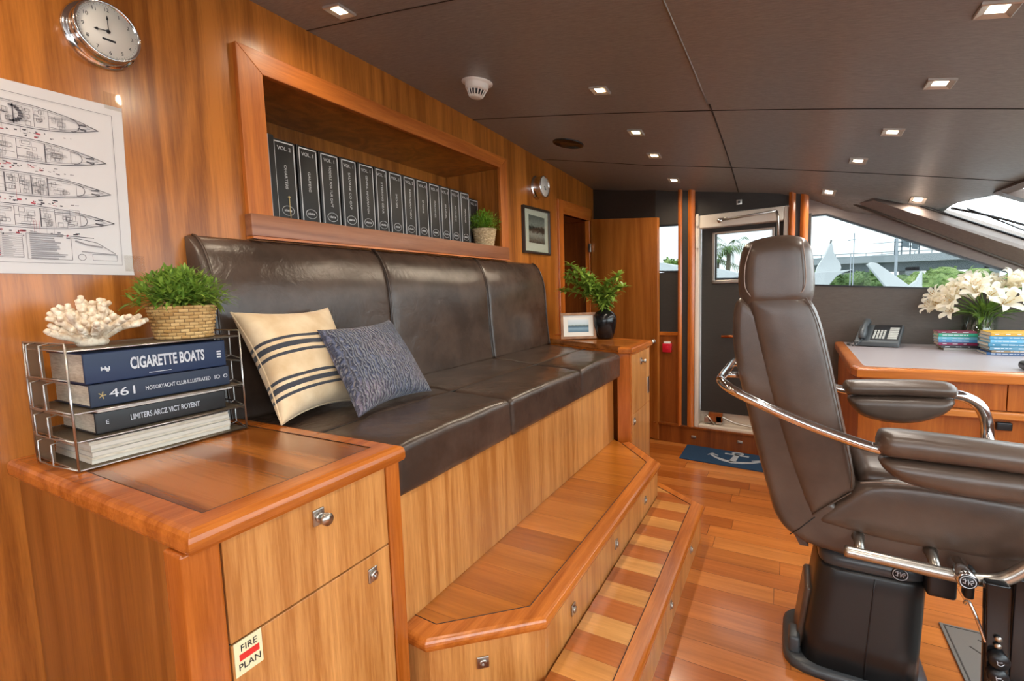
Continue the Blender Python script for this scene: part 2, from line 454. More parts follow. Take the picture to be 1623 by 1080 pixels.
# ship's side wall
def fw_panel(name, x0, x1, z0, z1, mat, th=.05, proud=0, top=False, parent=None):
    b = B(); a0 = FW(x0)-proud; a1 = FW(x1)-proud
    P = [(x0, a0), (x1, a1), (x1, a1+th+proud), (x0, a0+th+proud)]
    if top: b.prism(P, z0, 0, fz=lambda x, y: zc(x, y)+.02)
    else: b.prism(P, z0, z1)
    return b.build(name, mat, parent, bevel=.003 if proud else 0)
wf = sroot('wall_far', (-.5, 4.76, 0))
fw_panel('lower_wood_panel', -1.12, -.86, .18, 1.073, 'dark', parent=wf)
fw_panel('dark_panel', -1.12, -.86, 1.073, 1.66, 'panelb', parent=wf)
fw_panel('dark_panel', -1.12, -.86, 2.11, 0, 'panelb', top=True, parent=wf)
fw_panel('dark_panel', -.76, .02, 2.16, 0, 'panelb', top=True, parent=wf)
b = B(); b.prism([(-1.90, 5.25), (-1.12, FW(-1.12)), (-1.10, FW(-1.12)+.05), (-1.88, 5.30)], 0, 0, fz=lambda x, y: zc(x, y)+.02)
b.build('dark_panel', 'panelb', wf)
for xx in (-1.12, -.905): fw_panel('panel_rail', xx, xx+.03, .18, 1.073, 'dark', proud=.012, parent=wf)
fw_panel('panel_rail', -1.12, -.88, 1.05, 1.085, 'trimx', proud=.014, parent=wf)
b = B(); ps_ = [(.13, FW(.13)), (2.6, FW(2.6)), (2.6, FW(2.6)+.05), (.13, FW(.13)+.05)]
b.prism(ps_, 0, 0, fz=lambda x, y: 1.496-.0669*(x-.16) if x < 1.4 else 1.333)
b.build('sill_panel', 'panelt', wf)
kb = B(); kb.prism([(-1.13, 4.79), (.36, 4.62), (.36, 4.80), (-1.13, 4.88)], 0, .17); kb.prism([(-1.13, 4.775), (.36, 4.605), (.36, 4.80), (-1.13, 4.88)], .17, .185)
k_ = struct(kb.build('baseboard_far', 'dark'))
for (sx, sz) in ((-.745, .085), (-.34, .10)):
    b = B().rbox((sx-.022, 4.79-.114*(sx+1.13)-.012, sz-.012), (sx+.022, 4.79-.114*(sx+1.13)+.012, sz+.012), .004, 1); b.build('step_light', 'steel', k_)
# pillars
def pillar(name, xs, z0):
    r = sroot(name, ((xs[0]+xs[3])/2, FW(xs[0]), z0))
    for i, (a, c, m, pr) in enumerate(((xs[0], xs[1], 'trimz', .045), (xs[1], xs[2], 'panelb', .03), (xs[2], xs[3], 'trimz', .045))):
        b = B(); n = 8; P = []
        for k in range(n+1):
            t = k/n; x = a+(c-a)*t; bulge = pr+(.012*math.sin(PI*t) if m == 'trimz' else 0)
            P.append((x, FW(x)-bulge))
        P += [(c, FW(c)+.05), (a, FW(a)+.05)]
        b.prism(P, z0, 0, fz=lambda x, y: zc(x, y)+.02); b.build('wood_moulding' if m == 'trimz' else 'vinyl_strip', m, r)
    return r
pillar('trim_6', (-.895, -.858, -.805, -.745), .18)
pillar('trim_7', (-.0, .048, .082, .14), .0)
# window frames along the side
def fw_frame(root, pts, w, proud, mat, name):
    """frame around a polygon (x,z) in the side wall plane"""
    n = len(pts); cx = sum(p[0] for p in pts)/n; cz = sum(p[1] for p in pts)/n; b = B()
    for i in range(n):
        a = Vector(pts[i]); c = Vector(pts[(i+1) % n]); d = (c-a).normalized(); nn = Vector((-d.y, d.x))
        if nn.dot(Vector((cx, cz))-a) < 0: nn = -nn
        q = [a, c, c+nn*w, a+nn*w]
        vs = [(p.x, FW(p.x)-proud, p.y) for p in q]+[(p.x, FW(p.x)+.045, p.y) for p in q]
        b.add(vs, [(0,1,2,3),(7,6,5,4),(0,4,5,1),(1,5,6,2),(2,6,7,3),(3,7,4,0)])
    return b.build(name, mat, root)
def fw_pane(root, pts, dy, mat='glass'):
    b = B(); vs = [(x, FW(x)+dy, z) for x, z in pts]+[(x, FW(x)+dy+.006, z) for x, z in pts]; n = len(pts)
    b.add(vs, [tuple(range(n)), tuple(range(n, 2*n))[::-1]]+[(i,(i+1)%n,(i+1)%n+n,i+n) for i in range(n)])
    return b.build('pane', mat, root)
w1 = sroot('window_1', (.7, 4.6, 1.45)); P1 = [(.16, 1.492), (1.42, 1.415), (1.56, 1.44), (.30, 2.045), (.235, 2.08), (.16, 2.075)]
P1 = [(.15, 1.490), (1.46, 1.403), (1.56, 1.428), (.262, 2.060), (.15, 2.060)]
fw_frame(w1, P1, .012, .006, 'black', 'window_frame'); fw_pane(w1, P1, .02)
fw_panel('window_sill', .15, 1.5, 1.40, 1.0, 'panelt', parent=w1) if False else None
fw_panel('window_jamb', .128, .162, 1.36, 2.075, 'panelb', proud=.012, parent=w1)
w3 = sroot('window_3', (-.98, 4.81, 1.66)); P3 = [(-1.12, 1.665), (-.88, 1.655), (-.88, 2.105), (-1.12, 2.115)]
fw_frame(w3, P3, .014, .006, 'black', 'window_frame'); fw_pane(w3, P3, .02)
# wall surface between side window and ceiling
b = B()
def zs(x): return 2.079-.4846*(x-.217)                 # window head line
XX = [.13, .235, .285, .6, .61, .95, 1.3, 1.6, 1.95, 2.3, 2.6]
for xa, xb in zip(XX, XX[1:]):
    def lo(x): return 2.058 if x < .25 else zs(x)
    def hi(x): return zc(x, FW(x))+.02 if x < .62 else zs(x)+.13
    q = [(xa, lo(xa)), (xb, lo(xb)), (xb, max(lo(xb)+.01, hi(xb))), (xa, max(lo(xa)+.01, hi(xa)))]
    vs = [(x, FW(x), z) for x, z in q]+[(x, FW(x)+.05, z) for x, z in q]
    b.add(vs, [(0,1,2,3),(7,6,5,4),(0,4,5,1),(1,5,6,2),(2,6,7,3),(3,7,4,0)])
b.build('window_head_panel', 'pillar', wf)
# below the slanted window end
b = B(); q = [(1.46, 1.40), (2.6, 1.40), (2.6, zs(2.6)), (1.56, 1.43)]
q = [(1.46, .9), (2.6, .9), (2.6, zs(2.6)+.02), (1.56, 1.43), (1.46, 1.40)]
vs = [(x, FW(x), z) for x, z in q]+[(x, FW(x)+.05, z) for x, z in q]; n = 5
b.add(vs, [tuple(range(n)), tuple(range(n, 2*n))[::-1]]+[(i,(i+1)%n,(i+1)%n+n,i+n) for i in range(n)]); b.build('window_corner_panel', 'pillar', wf)
# windscreen corner post (A pillar) built of three long faces
ap = sroot('trim_8', (1.0, 4.5, 1.9))
def beam(root, L0, L1, mat, name, th=Vector((0, .05, .05))):
    """slab between two long edges"""
    vs = [Vector(p) for p in (L0[0], L0[1], L1[1], L1[0])]; vs += [v+th for v in vs]
    b = B().add(vs, [(0,1,2,3),(7,6,5,4),(0,4,5,1),(1,5,6,2),(2,6,7,3),(3,7,4,0)]); return b.build(name, mat, root)
def ext(p, q, t): p = Vector(p); q = Vector(q); return p+(q-p)*t
AB = [ext((.534, 4.58, 2.046), (1.393, 4.53, 1.564), t) for t in (-.12, 2.2)]
BC = [ext((.758, 4.48, 1.991), (1.357, 4.43, 1.674), t) for t in (-.35, 2.9)]
CG = [ext((.861, 4.55, 2.015), (1.375, 4.50, 1.742), t) for t in (-.3, 3.2)]
beam(ap, AB, BC, 'pillar', 'lower_face'); beam(ap, BC, CG, 'pillar', 'upper_face')
b = B().tube([p+Vector((0, -.004, 0)) for p in AB], .011, 6); b.build('edge_bead', 'panelt', ap)
b = B().tube([p+Vector((0, 0.0, .006)) for p in CG], .008, 6); b.build('glass_seal', 'black', ap)
# windscreen
ws = sroot('window_2', (1.6, 2, 1.9))
T = [(.93, 4.58), (1.21, 4.28), (1.10, 4.12), (1.30, 3.9), (1.42, 3.2), (1.5, 2.1), (1.5, .8), (1.42, -.8), (1.2, -2.55)]
T = [(.90, 4.58), (1.21, 4.28), (1.32, 3.85), (1.44, 2.7), (1.5, 1.1), (1.44, -.6), (1.2, -2.55)]
TP = [Vector((x, y, zc(x, y)+.01)) for x, y in T]
BP = [v+Vector((2.0, -.22 if i == 0 else -.1, -1.02)) for i, v in enumerate(TP)]
for i in range(len(TP)-1):
    vs = [TP[i], TP[i+1], BP[i+1], BP[i]]; vs += [v+Vector((.003, 0, .006)) for v in vs]
    B().add(vs, [(0,1,2,3),(7,6,5,4),(0,4,5,1),(1,5,6,2),(2,6,7,3),(3,7,4,0)]).build('pane', 'shieldglass', ws)
for i in range(1, len(TP)):
    a, c = TP[i], BP[i]
    wdt = .05
    vs = [a+Vector((-.06, -wdt, -.01)), a+Vector((-.06, wdt, -.01)), a+Vector((-.03, wdt, .035)), a+Vector((-.03, -wdt, .035))]
    vs += [v+(c-a) for v in vs]
    B().add(vs, [(0,3,2,1),(4,5,6,7),(0,1,5,4),(1,2,6,5),(2,3,7,6),(3,0,4,7)]).build('mullion', 'pillar', ws)
for i in range(1, len(TP)-1):
    a, c = TP[i], TP[i+1]; vs = [a+Vector((-.03, 0, -.03)), c+Vector((-.03, 0, -.03)), c+Vector((.02, 0, .03)), a+Vector((.02, 0, .03))]
    vs += [v+Vector((-.05, 0, .02)) for v in vs]
    B().add(vs, [(0,1,2,3),(7,6,5,4),(0,4,5,1),(1,5,6,2),(2,6,7,3),(3,7,4,0)]).build('header', 'pillar', ws)
# windscreen wiper outside
wp = thing('windscreen_wiper', 'dark wiper arm lying on the outside of the slanted windscreen', 'wiper', (1.1, 4.35, 2.02))
def onws(t, s): # t along top 0..1 first pane, s down
    p = TP[0].lerp(TP[1], t).lerp(BP[0].lerp(BP[1], t), s); return p+Vector((.02, 0, .045))
B().tube([(.98, 4.50, 2.0), (1.12, 4.47, 1.945), (1.25, 4.44, 1.885), (1.42, 4.42, 1.80)], .008, 6).build('arm', 'black', wp)
B().tube([(1.06, 4.48, 1.985), (1.15, 4.46, 1.930), (1.24, 4.45, 1.872), (1.36, 4.46, 1.80)], .005, 6).build('blade', 'black', wp)
# front dash wall under windscreen, back wall, starboard wall
fr = B(); fr.prism([(2.55, 4.4), (2.62, 4.4), (2.62, -2.6), (2.55, -2.6)], 0, 1.15)
fr.prism([(2.2, 4.3), (3.6, 4.3), (3.6, -2.6), (2.2, -2.6)], 1.0, 1.03); struct(fr.build('wall_front', 'desktop'))
bk = B(); bk.box((-2.02, YB-.05, 0), (2.7, YB, 1.25)); bk.box((-2.02, YB-.05, 2.0), (1.3, YB, 2.76)); bk.box((-2.02, YB-.05, 1.25), (-1.3, YB, 2.0))
bk.box((-.3, YB-.05, 1.25), (-.1, YB, 2.0))
struct(bk.build('wall_back', 'panelt'))

# ------------------------------------------------------------------ exterior door
d1 = sroot('door_1', (-.37, 4.74, .17))
def fwbox(b, x0, x1, y0, y1, z0, z1, mi=0, r=0):
    f = lambda p: Vector((p.x, p.y+FW(p.x), p.z))
    if r: b.rbox((x0, y0, z0), (x1, y1, z1), r, 1, f, mi)
    else: b.box((x0, y0, z0), (x1, y1, z1), mi, f)
    return b
b = B()
fwbox(b, -.745, -.705, -.03, .12, .175, 2.155); fwbox(b, -.035, .0, -.03, .12, .175, 2.155)
fwbox(b, -.705, -.035, -.03, .12, 2.04, 2.155); fwbox(b, -.705, -.035, -.03, .16, .175, .21)
b.build('door_frame', 'white', d1, bevel=.008)
b = B()                                                 # leaf with a window opening
WX0, WX1, WZ0, WZ1 = -.605, -.10, 1.535, 2.0
fwbox(b, -.70, WX0, .075, .115, .32, 2.045); fwbox(b, WX1, -.035, .075, .115, .32, 2.045)
fwbox(b, WX0, WX1, .075, .115, .32, WZ0); fwbox(b, WX0, WX1, .075, .115, WZ1, 2.045)
leaf = b.build('door_leaf', 'panelb', d1)
b = B(); fwbox(b, -.705, -.035, .11, .13, .20, .33); b.build('kick_plate', 'white', d1)
b = B()
for (a0, a1, c0, c1) in ((WX0, WX0+.022, WZ0, WZ1), (WX1-.022, WX1, WZ0, WZ1), (WX0, WX1, WZ0, WZ0+.03), (WX0, WX1, WZ1-.018, WZ1)): fwbox(b, a0, a1, .06, .12, c0, c1)
b.build('window_frame', 'steel', leaf, bevel=.003)
b = B()
for (a0, a1, c0, c1) in ((WX0+.022, WX0+.036, WZ0, WZ1), (WX0, WX1, WZ0+.03, WZ0+.045)): fwbox(b, a0, a1, .08, .118, c0, c1)
b.build('window_gasket', 'black', leaf)
b = B(); fwbox(b, WX0, WX1, .095, .10, WZ0, WZ1); b.build('pane', 'glass', leaf)
b = B(); yy = FW(-.45)+.03
b.tube([(-.515, yy, 1.05), (-.34, yy, 1.052)], .013, 10); b.tube([(-.38, yy, 1.052), (-.38, yy+.06, 1.052)], .008)
b.build('door_handle', 'copper', d1)
b = B(); y = FW(-.4)-.045
b.tube([(-.52, y, 2.088), (-.09, y-.05, 2.118)], .010); b.lathe([(0, -.01), (.02, -.01), (.02, .012), (0, .012)], 16, (-.53, y, 2.088), AXY)
b.tube([(-.515, y, 2.105), (-.42, y-.01, 2.10)], .008); b.tube([(-.09, y-.05, 2.118), (-.075, y-.05, 2.06), (-.07, y-.03, 1.86)], .011)
b.build('closer_rod', 'steel', d1)
b = B()
for zz in (1.86, 2.06): b.rbox((-.735, FW(-.72)-.045, zz), (-.712, FW(-.72)-.02, zz+.11), .004, 1)
b.build('hinge', 'white', d1)
b = B(); y = FW(-.5)+.03
b.rbox((-.66, y, .225), (-.60, y+.05, .285), .006, 1); b.rbox((-.56, y, .215), (-.50, y+.04, .30), .008, 1)
b.tube(bez([(-.50, y-.02, .30), (-.40, y-.02, .255), (-.25, y-.03, .235), (-.1, y-.04, .24)]), .010); b.tube([(-.64, y, .30), (-.56, y, .215)], .008)
b.build('threshold_fitting', 'steel', d1)
b = B(); b.box((-.62, y, .24), (-.50, y+.06, .32)); b.build('threshold_block', 'dark', d1)
# small switch above the door and red call point
def plate(name, label, cat, c, ax, w, h, d, mat, knob=None, kn='button', km='black'):
    t = thing(name, label, cat, c); x, y, z = c
    b = B()
    if ax == 'y': b.rbox((x-w/2, y-d, z-h/2), (x+w/2, y, z+h/2), .004, 1)
    else: b.rbox((x, y-w/2, z-h/2), (x+d, y+w/2, z+h/2), .004, 1)
    b.build('plate', mat, t)
    b = B()
    if ax == 'y': b.rbox((x-w*.25, y-d-.006, z-h*.2), (x+w*.22, y-d+.002, z+h*.2), .003, 1)
    else: b.rbox((x+d-.002, y-w*.25, z-h*.2), (x+d+.006, y+w*.25, z+h*.2), .003, 1)
    b.build(kn, km, t); return t
plate('wall_switch', 'small square silver switch plate on the dark panel above the exterior door', 'switch', (-.377, FW(-.377), 2.235), 'y', .045, .045, .01, 'steel')
M['red'] = plain('red_plastic', 'c2182a', .3)
cp = plate('alarm_call_point', 'small red fire alarm call point low beside the open wooden door', 'alarm', (-1.0, FW(-1.0), .93), 'y', .085, .085, .045, 'red', km='red')
B().box((-1.03, FW(-1.0)-.04, .972), (-.97, FW(-1.0), .99)).build('bracket', 'cream', cp)
plate('light_switch', 'small brass switch plate on the dark wood inside the side doorway', 'switch', (-2.15, 5.25, 1.745), 'y', .075, .08, .012, 'steel', km='dark')

# ------------------------------------------------------------------ interior doorway casing and open door
tr = sroot('trim_9', (-1.95, 4.45, 0))
b = B()
def lwbox(b, y0, y1, x0, x1, z0, z1): return b.box((x0, y0, z0), (x1, y1, z1), 0, lambda p: Vector((p.x+lw(p.y), p.y, p.z)))
lwbox(B(), DY0-.10, DY0, -.04, .022, 0, 2.40).build('casing_jamb', 'trimz', tr, bevel=.004)
lwbox(B(), DY0, DY1+.06, -.04, .018, 2.27, 2.40).build('casing_head', 'trim', tr, bevel=.004)
lwbox(B(), DY1-.0, DY1+.05, -.04, .012, 0, 2.27).build('casing_jamb', 'trimz', tr, bevel=.004)
lwbox(B(), DY0, DY1, -.5, -.04, 2.27, 2.30).build('door_soffit', 'dark', tr)
d2 = sroot('door_2', (-1.09, 4.79, 0)); d2['label'] = 'plain teak interior door standing open beside the far cabinet'
H = Vector((-1.885, 5.12)); F_ = Vector((-1.088, 4.765)); dd = (F_-H).normalized(); nn = Vector((dd.y, -dd.x))*.035
b = B(); P = [H, F_, F_-nn, H-nn]
vs = [(p.x, p.y, .01) for p in P]+[(H.x, H.y, 2.285), (F_.x, F_.y, 2.18), (F_.x-nn.x, F_.y-nn.y, 2.18), (H.x-nn.x, H.y-nn.y, 2.285)]
b.add(vs, [(0,3,2,1),(4,5,6,7),(0,1,5,4),(1,2,6,5),(2,3,7,6),(3,0,4,7)])
M['door'] = wood('door_veneer', '925018', 'ba7432', 'z', .33, .3, .8)
b.build('door_leaf', 'door', d2, bevel=.002)
b = B()
for zz in (1.93, .35): b.rbox((H.x-.022, H.y-.035, zz), (H.x+.008, H.y-.008, zz+.09), .003, 1)
b.build('hinge', 'steel', d2)
b = B(); kx = -1.13; ky = 4.785
b.lathe([(0, 0), (.024, 0), (.024, .006), (.010, .008), (.010, .035), (.022, .04), (.022, .055), (0, .058)], 16, (kx, ky-.005, .99), AXY); b.build('door_knob', 'steel', d2)

# ------------------------------------------------------------------ steps
SEC = lambda z, h=.042: [(0, z), (.80, z), (.93, z-.004), (.985, z-.012), (1, z-.02), (.985, z-.031), (.94, z-h+.002), (.88, z-h), (0, z-h)]
def lockset(root, p, ax, s=.022, name='lock', knob=False):
    x, y, z = p; b = B()
    if ax == 'x':
        b.rbox((x-.001, y-s*.8, z-s), (x+.005, y+s*.8, z+s), .003, 1)
        b.lathe([(.011, 0), (.013, .004), (.013, .008), (.006, .009), (0, .005)], 16, (x+.003, y, z), AXX)
        if knob: b.lathe([(.008, 0), (.008, .02), (.015, .022), (.016, .034), (0, .036)], 16, (x+.004, y, z), AXX)
    return b.build(name, 'steel', root)
s1 = thing('platform_step', 'upper teak step platform running along the foot of the leather bench', 'step', (-.85, 2.2, 0), 'teak steps below the bench')
O1 = [(-1.079, 1.085), (-.965, 1.078), (-.672, 1.350), (-.665, 2.990), (-.948, 3.335), (-.948, 3.42)][:5]
I1 = [(-1.079, 1.165), (-.985, 1.160), (-.752, 1.383), (-.745, 2.962), (-1.00, 3.275)]
B().strip(O1, I1, SEC(.42), smooth=False).build('nosing', 'trim', s1, bevel=.002)
B().prism(I1+[(-1.079, 3.335)], .385, .418).build('tread', 'tread1', s1)
B().prism([(-1.079, 1.10), (-.97, 1.10), (-.687, 1.362), (-.683, 2.98), (-.955, 3.31), (-.955, 3.34), (-1.079, 3.34)], .0, .38).build('riser', 'face', s1)
for p in ((-.684, 1.603, .295), (-.684, 2.137, .295), (-.684, 2.68, .295)): lockset(s1, p, 'x')
# lock on the angled near end
def lock_dir(root, p, d):
    d = Vector(d).normalized(); r = Vector((-d.y, d.x, 0)); m = Matrix((r, Vector((0, 0, 1)), d)).transposed(); b = B(); P = Vector(p)
    b.rbox((-.02, -.02, -.001), (.02, .02, .005), .003, 1, lambda q: P+m@q)
    b.lathe([(.010, .003), (.013, .007), (.013, .009), (.006, .010), (0, .006)], 16, P, m); b.build('lock', 'steel', root)
dn = Vector((1.362-1.10, -(.97-.687), 0))
lock_dir(s1, (-.842, 1.215, .30), (.262, -.283, 0))
B().tube([(x, y, .4198) for x, y in I1], .0016, 5).build('inlay_line', 'seamdark', s1)
s2 = thing('platform_step', 'lower teak step of alternating light and dark boards beside the floor', 'step', (-.55, 2.0, 0), 'teak steps below the bench')
O2 = [(-.69, .86), (-.405, 1.13), (-.405, 2.955), (-.79, 3.262)]
I2 = [(-.69, .95), (-.475, 1.155), (-.475, 2.925), (-.80, 3.185)]
B().strip(O2, I2, SEC(.21)).build('nosing', 'trim', s2, bevel=.002)
B().prism(I2+[(-.84, 3.13), (-.678, 2.95), (-.678, 1.3)], .17, .208).build('tread', 'tread2', s2)
B().prism([(-.69, .88), (-.42, 1.138), (-.42, 2.948), (-.80, 3.24), (-.86, 3.19), (-.675, 2.965)], 0, .175).build('riser', 'face', s2)
B().tube([(x, y, .2098) for x, y in I2], .0016, 5).build('inlay_line', 'seamdark', s2)
for p in ((-.421, 2.083, .1), (-.421, 2.604, .1)): lockset(s2, p, 'x', .018)

# ------------------------------------------------------------------ cabinets
def edge_top(root, O, I, z, th, name='top_edge'):
    sec = [(0, z), (.72, z), (.88, z-.003), (.97, z-.010), (1, z-.02), (1, z-th+.008), (.96, z-th), (0, z-th)]
    B().strip(O, I, sec).build(name, 'trim', root, bevel=.001)
c1 = thing('base_cabinet', 'near teak cabinet with drawer and door carrying the wire letter rack', 'cabinet', (-1.5, .75, 0), 'teak cabinets at the bench ends')
B().box((-1.975, .475, 0), (-1.03, 1.045, 1.015)).build('body', 'side', c1)
B().rbox((-1.075, .445, 0), (-1.008, .522, 1.013), .006, 1).build('corner_post', 'trimz', c1)
B().rbox((-1.07, 1.0, 0), (-1.008, 1.054, 1.013), .005, 1).build('corner_post', 'trimz', c1)
B().box((-1.035, .526, .775), (-1.012, .996, 1.010)).build('drawer', 'face', c1, bevel=.0015)
dr = [o for o in c1.children if o.name.startswith('drawer')][0]
lockset(dr, (-1.012, .762, .958), 'x', .021, 'drawer_knob', True)
do = B().box((-1.035, .526, .05), (-1.012, .996, .770)).build('cabinet_door', 'face', c1, bevel=.0015)
lockset(do, (-1.012, .926, .715), 'x', .021, 'door_lock')
b = B().box((-1.038, .52, 0), (-1.02, 1.0, 1.012)); b.build('face_backing', 'seamdark', c1)
O = [(-1.975, .452), (-.985, .452), (-.985, 1.058), (-1.975, 1.058)]; I = [(-1.975, .52), (-1.062, .52), (-1.062, .995), (-1.975, .995)]
edge_top(c1, O, I, 1.06, .045)
B().box((-1.975, .52, 1.02), (-1.062, .995, 1.0585)).build('top_panel', 'top', c1)
B().tube([(x, y, 1.0596) for x, y in I], .0012, 5).build('inlay_line', 'seamdark', c1)
# FIRE PLAN sticker
M['sticker'] = plain('sticker_cream', 'e9dfb4', .4); M['stred'] = plain('sticker_red', 'd8312c', .4); M['ink'] = plain('black_ink', '1c1c20', .5)
st = B().box((-1.012, .530, .695), (-1.0095, .592, .772)).build('fire_plan_sticker', 'sticker', do); st['label'] = 'cream sticker reading FIRE PLAN with a red bar'
B().box((-1.0095, .540, .727), (-1.009, .585, .742)).build('red_bar', 'stred', st)
text('lettering', 'FIRE', .021, 'ink', st, (-1.009, .562, .754), (0, 1, 0), (0, 0, 1), .0003)
text('lettering', 'PLAN', .021, 'ink', st, (-1.009, .562, .713), (0, 1, 0), (0, 0, 1), .0003)
# far cabinet
c2 = thing('base_cabinet', 'far teak cabinet at the end of the bench holding the black vase and framed photo', 'cabinet', (-1.3, 3.8, 0), 'teak cabinets at the bench ends')
far = [(-.955, 3.352), (-.955, 3.905), (-1.97, 4.30), (-1.97, 3.90), (-1.87, 3.90), (-1.05, 3.43), (-1.05, 3.352)]
B().prism(far, 0, 1.05).build('body', 'trimz', c2)
B().box((-.958, 3.375, .02), (-.948, 3.87, .60)).build('cabinet_door', 'face', c2, bevel=.002)
B().box((-.958, 3.375, .605), (-.948, 3.87, 1.035)).build('drawer', 'face', c2, bevel=.002)
for o in list(c2.children):
    if o.name.startswith('drawer'): lockset(o, (-.948, 3.61, .965), 'x', .026, 'drawer_knob', True)
    if o.name.startswith('cabinet_door'): lockset(o, (-.948, 3.42, .545), 'x', .026, 'door_lock')
B().rbox((-.952, 3.80, .68), (-.942, 3.85, .81), .004, 1).build('socket_plate', 'steel', c2)
O = [(-1.04, 3.338), (-.935, 3.338), (-.935, 3.925), (-1.97, 4.33)]; I = [(-1.04, 3.40), (-1.0, 3.40), (-1.0, 3.88), (-1.97, 4.262)]
edge_top(c2, O, I, 1.093, .042)
B().prism([(-1.0, 3.40), (-1.0, 3.88), (-1.97, 4.262), (-1.97, 3.905), (-1.875, 3.905), (-1.04, 3.44), (-1.04, 3.40)], 1.052, 1.090).build('top_panel', 'top', c2)

# ------------------------------------------------------------------ bench
be = thing('bench_seat', 'long dark brown leather bench built along the teak wall above the steps', 'bench', (-1.5, 2.2, 0))
B().prism([(-1.08, 1.06), (-1.08, 3.345), (-1.12, 3.41), (-1.85, 3.83), (-1.85, 1.06)], .0, .90).build('base_panel', 'face', be)
B().prism([(-1.06, 1.075), (-1.06, 3.36), (-1.12, 3.40), (-1.85, 3.81), (-1.85, 1.075)], .90, 1.005).build('seat_underlay', 'seamdark', be)
SEAMF = [1.065, 1.785, 2.615, 3.385]; SEAMB = [1.065, 1.93, 2.92, 3.87]
XF, XM, XB_ = -1.03, -1.40, -1.875
def seat_map(i, x0, x1):
    def f(p):  # p.x in world x ; p.y 0..1 across the section
        t = (p.x-XF)/(XB_-XF); t = max(-.02, min(1.02, t))
        ya = SEAMF[i]+(SEAMB[i]-SEAMF[i])*t; yb = SEAMF[i+1]+(SEAMB[i+1]-SEAMF[i+1])*t
        y = ya+(yb-ya)*p.y
        z = p.z
        if z > 1.0:
            n = noise.noise(Vector((p.x*6, y*5, i*3.7)))*.005+noise.noise(Vector((p.x*16+y*5, y*14, i*1.7)))*.0030
            z += n
        return Vector((p.x+noise.noise(Vector((y*7, p.z*8, 3)))*.003, y, z))
    return f
def uvbox(x0, x1, z0, z1, f, r, crown):
    b = B(); 
    def g(p): return f(Vector((p.x, p.y, p.z)))
    sy = .8
    def g2(p): return f(Vector((p.x, p.y/sy, p.z)))
    b.rbox((x0, .003, z0), (x1, sy-.003, z1), r, 22, g2, 0, crown); return b
for i in range(3):
    o = uvbox(XM-.006, XF, .872, 1.043, seat_map(i, XM, XF), .026, .012).build('seat_cushion', 'sofa', be)
    o = uvbox(XB_, XM+.006, .90, 1.043, seat_map(i, XB_, XM), .020, .010).build('seat_cushion', 'sofa', be)
B().tube([(XM, 1.08+2.66*t/20, 1.0375) for t in range(21)], .0045, 6).build('seat_seam', 'seamdark', be)
# backrest cushions
prof = bez([(-1.815, 1.045), (-1.825, 1.12), (-1.838, 1.25), (-1.845, 1.38), (-1.852, 1.52), (-1.872, 1.62), (-1.905, 1.70), (-1.945, 1.748), (-1.976, 1.760)], 4)
prof = [(p.x, p.y) for p in [Vector((q[0], q[1])) for q in prof]]
def back_cushion(y0, y1, seed):
    b = B(); n = 26; vs = []; fs = []; m = len(prof)+1
    for j in range(n+1):
        t = j/n
        # denser near the ends
        tt = .5-.5*math.cos(PI*t); y = y0+(y1-y0)*tt
        e = min(y-y0, y1-y); ins = .016*(1-min(1, e/.022))**2
        for k, (x, z) in enumerate(prof):
            kk = max(0, k/(len(prof)-1)); puff = .012*math.sin(PI*kk)*(1-(2*tt-1)**4)
            wv = noise.noise(Vector((seed, y*3, z*4)))*.004*math.sin(PI*kk)
            nx_, nz_ = 1, 0
            if z > 1.6: nx_, nz_ = .75, .6
            vs.append((x+(puff+wv-ins)*nx_, y, z+(puff+wv-ins)*nz_*.6))
        vs.append((-1.978, y, 1.045))
    for j in range(n):
        for k in range(m): fs.append((j*m+k, j*m+(k+1)%m, (j+1)*m+(k+1)%m, (j+1)*m+k))
    fs.append(tuple(range(m))); fs.append(tuple(range(n*m, (n+1)*m))[::-1])
    b.add(vs, fs, 0, True); return b.build('back_cushion', 'sofa', be)
for i, (a, c) in enumerate(((1.0, 1.938), (1.942, 2.918), (2.922, 3.87))): back_cushion(a, c, i*5.3)
for y in (1.025, 1.94, 2.92, 3.845):
    B().tube([(x+.004, y, z+.002) for x, z in prof], .0045, 6).build('piping', 'sofa', be)

# ------------------------------------------------------------------ wall shelf
sh = thing('wall_shelf', 'teak framed bookshelf recess above the bench with a walnut ledge', 'shelf', (-1.97, 2.4, 1.8))
b = B(); x0, x1 = XW-.001, -1.955
FO = [(1.248, 1.866), (1.248, 2.551), (3.428, 2.566), (3.428, 1.866)]; FI = [(1.359, 1.866), (1.359, 2.459), (3.318, 2.477), (3.318, 1.866)]
for i in range(3):
    q = [FO[i], FO[i+1], FI[i+1], FI[i]]
    vs = [(x1, y, z) for y, z in q]+[(x0, y, z) for y, z in q]
    B().add(vs, [(0,1,2,3),(7,6,5,4),(0,4,5,1),(1,5,6,2),(2,6,7,3),(3,7,4,0)]).build('frame_member', ['trimmz', 'trimm', 'trimmz'][i], sh, bevel=.003)
B().rbox((-2.04, 1.243, 1.774), (-1.935, 3.392, 1.867), .004, 1).build('ledge_board', 'shelfb', sh)
B().box((-2.0, 1.243, 1.763), (-1.93, 3.392, 1.773)).build('ledge_lip', 'trim', sh)
nb.build('lining', 'wall', sh)
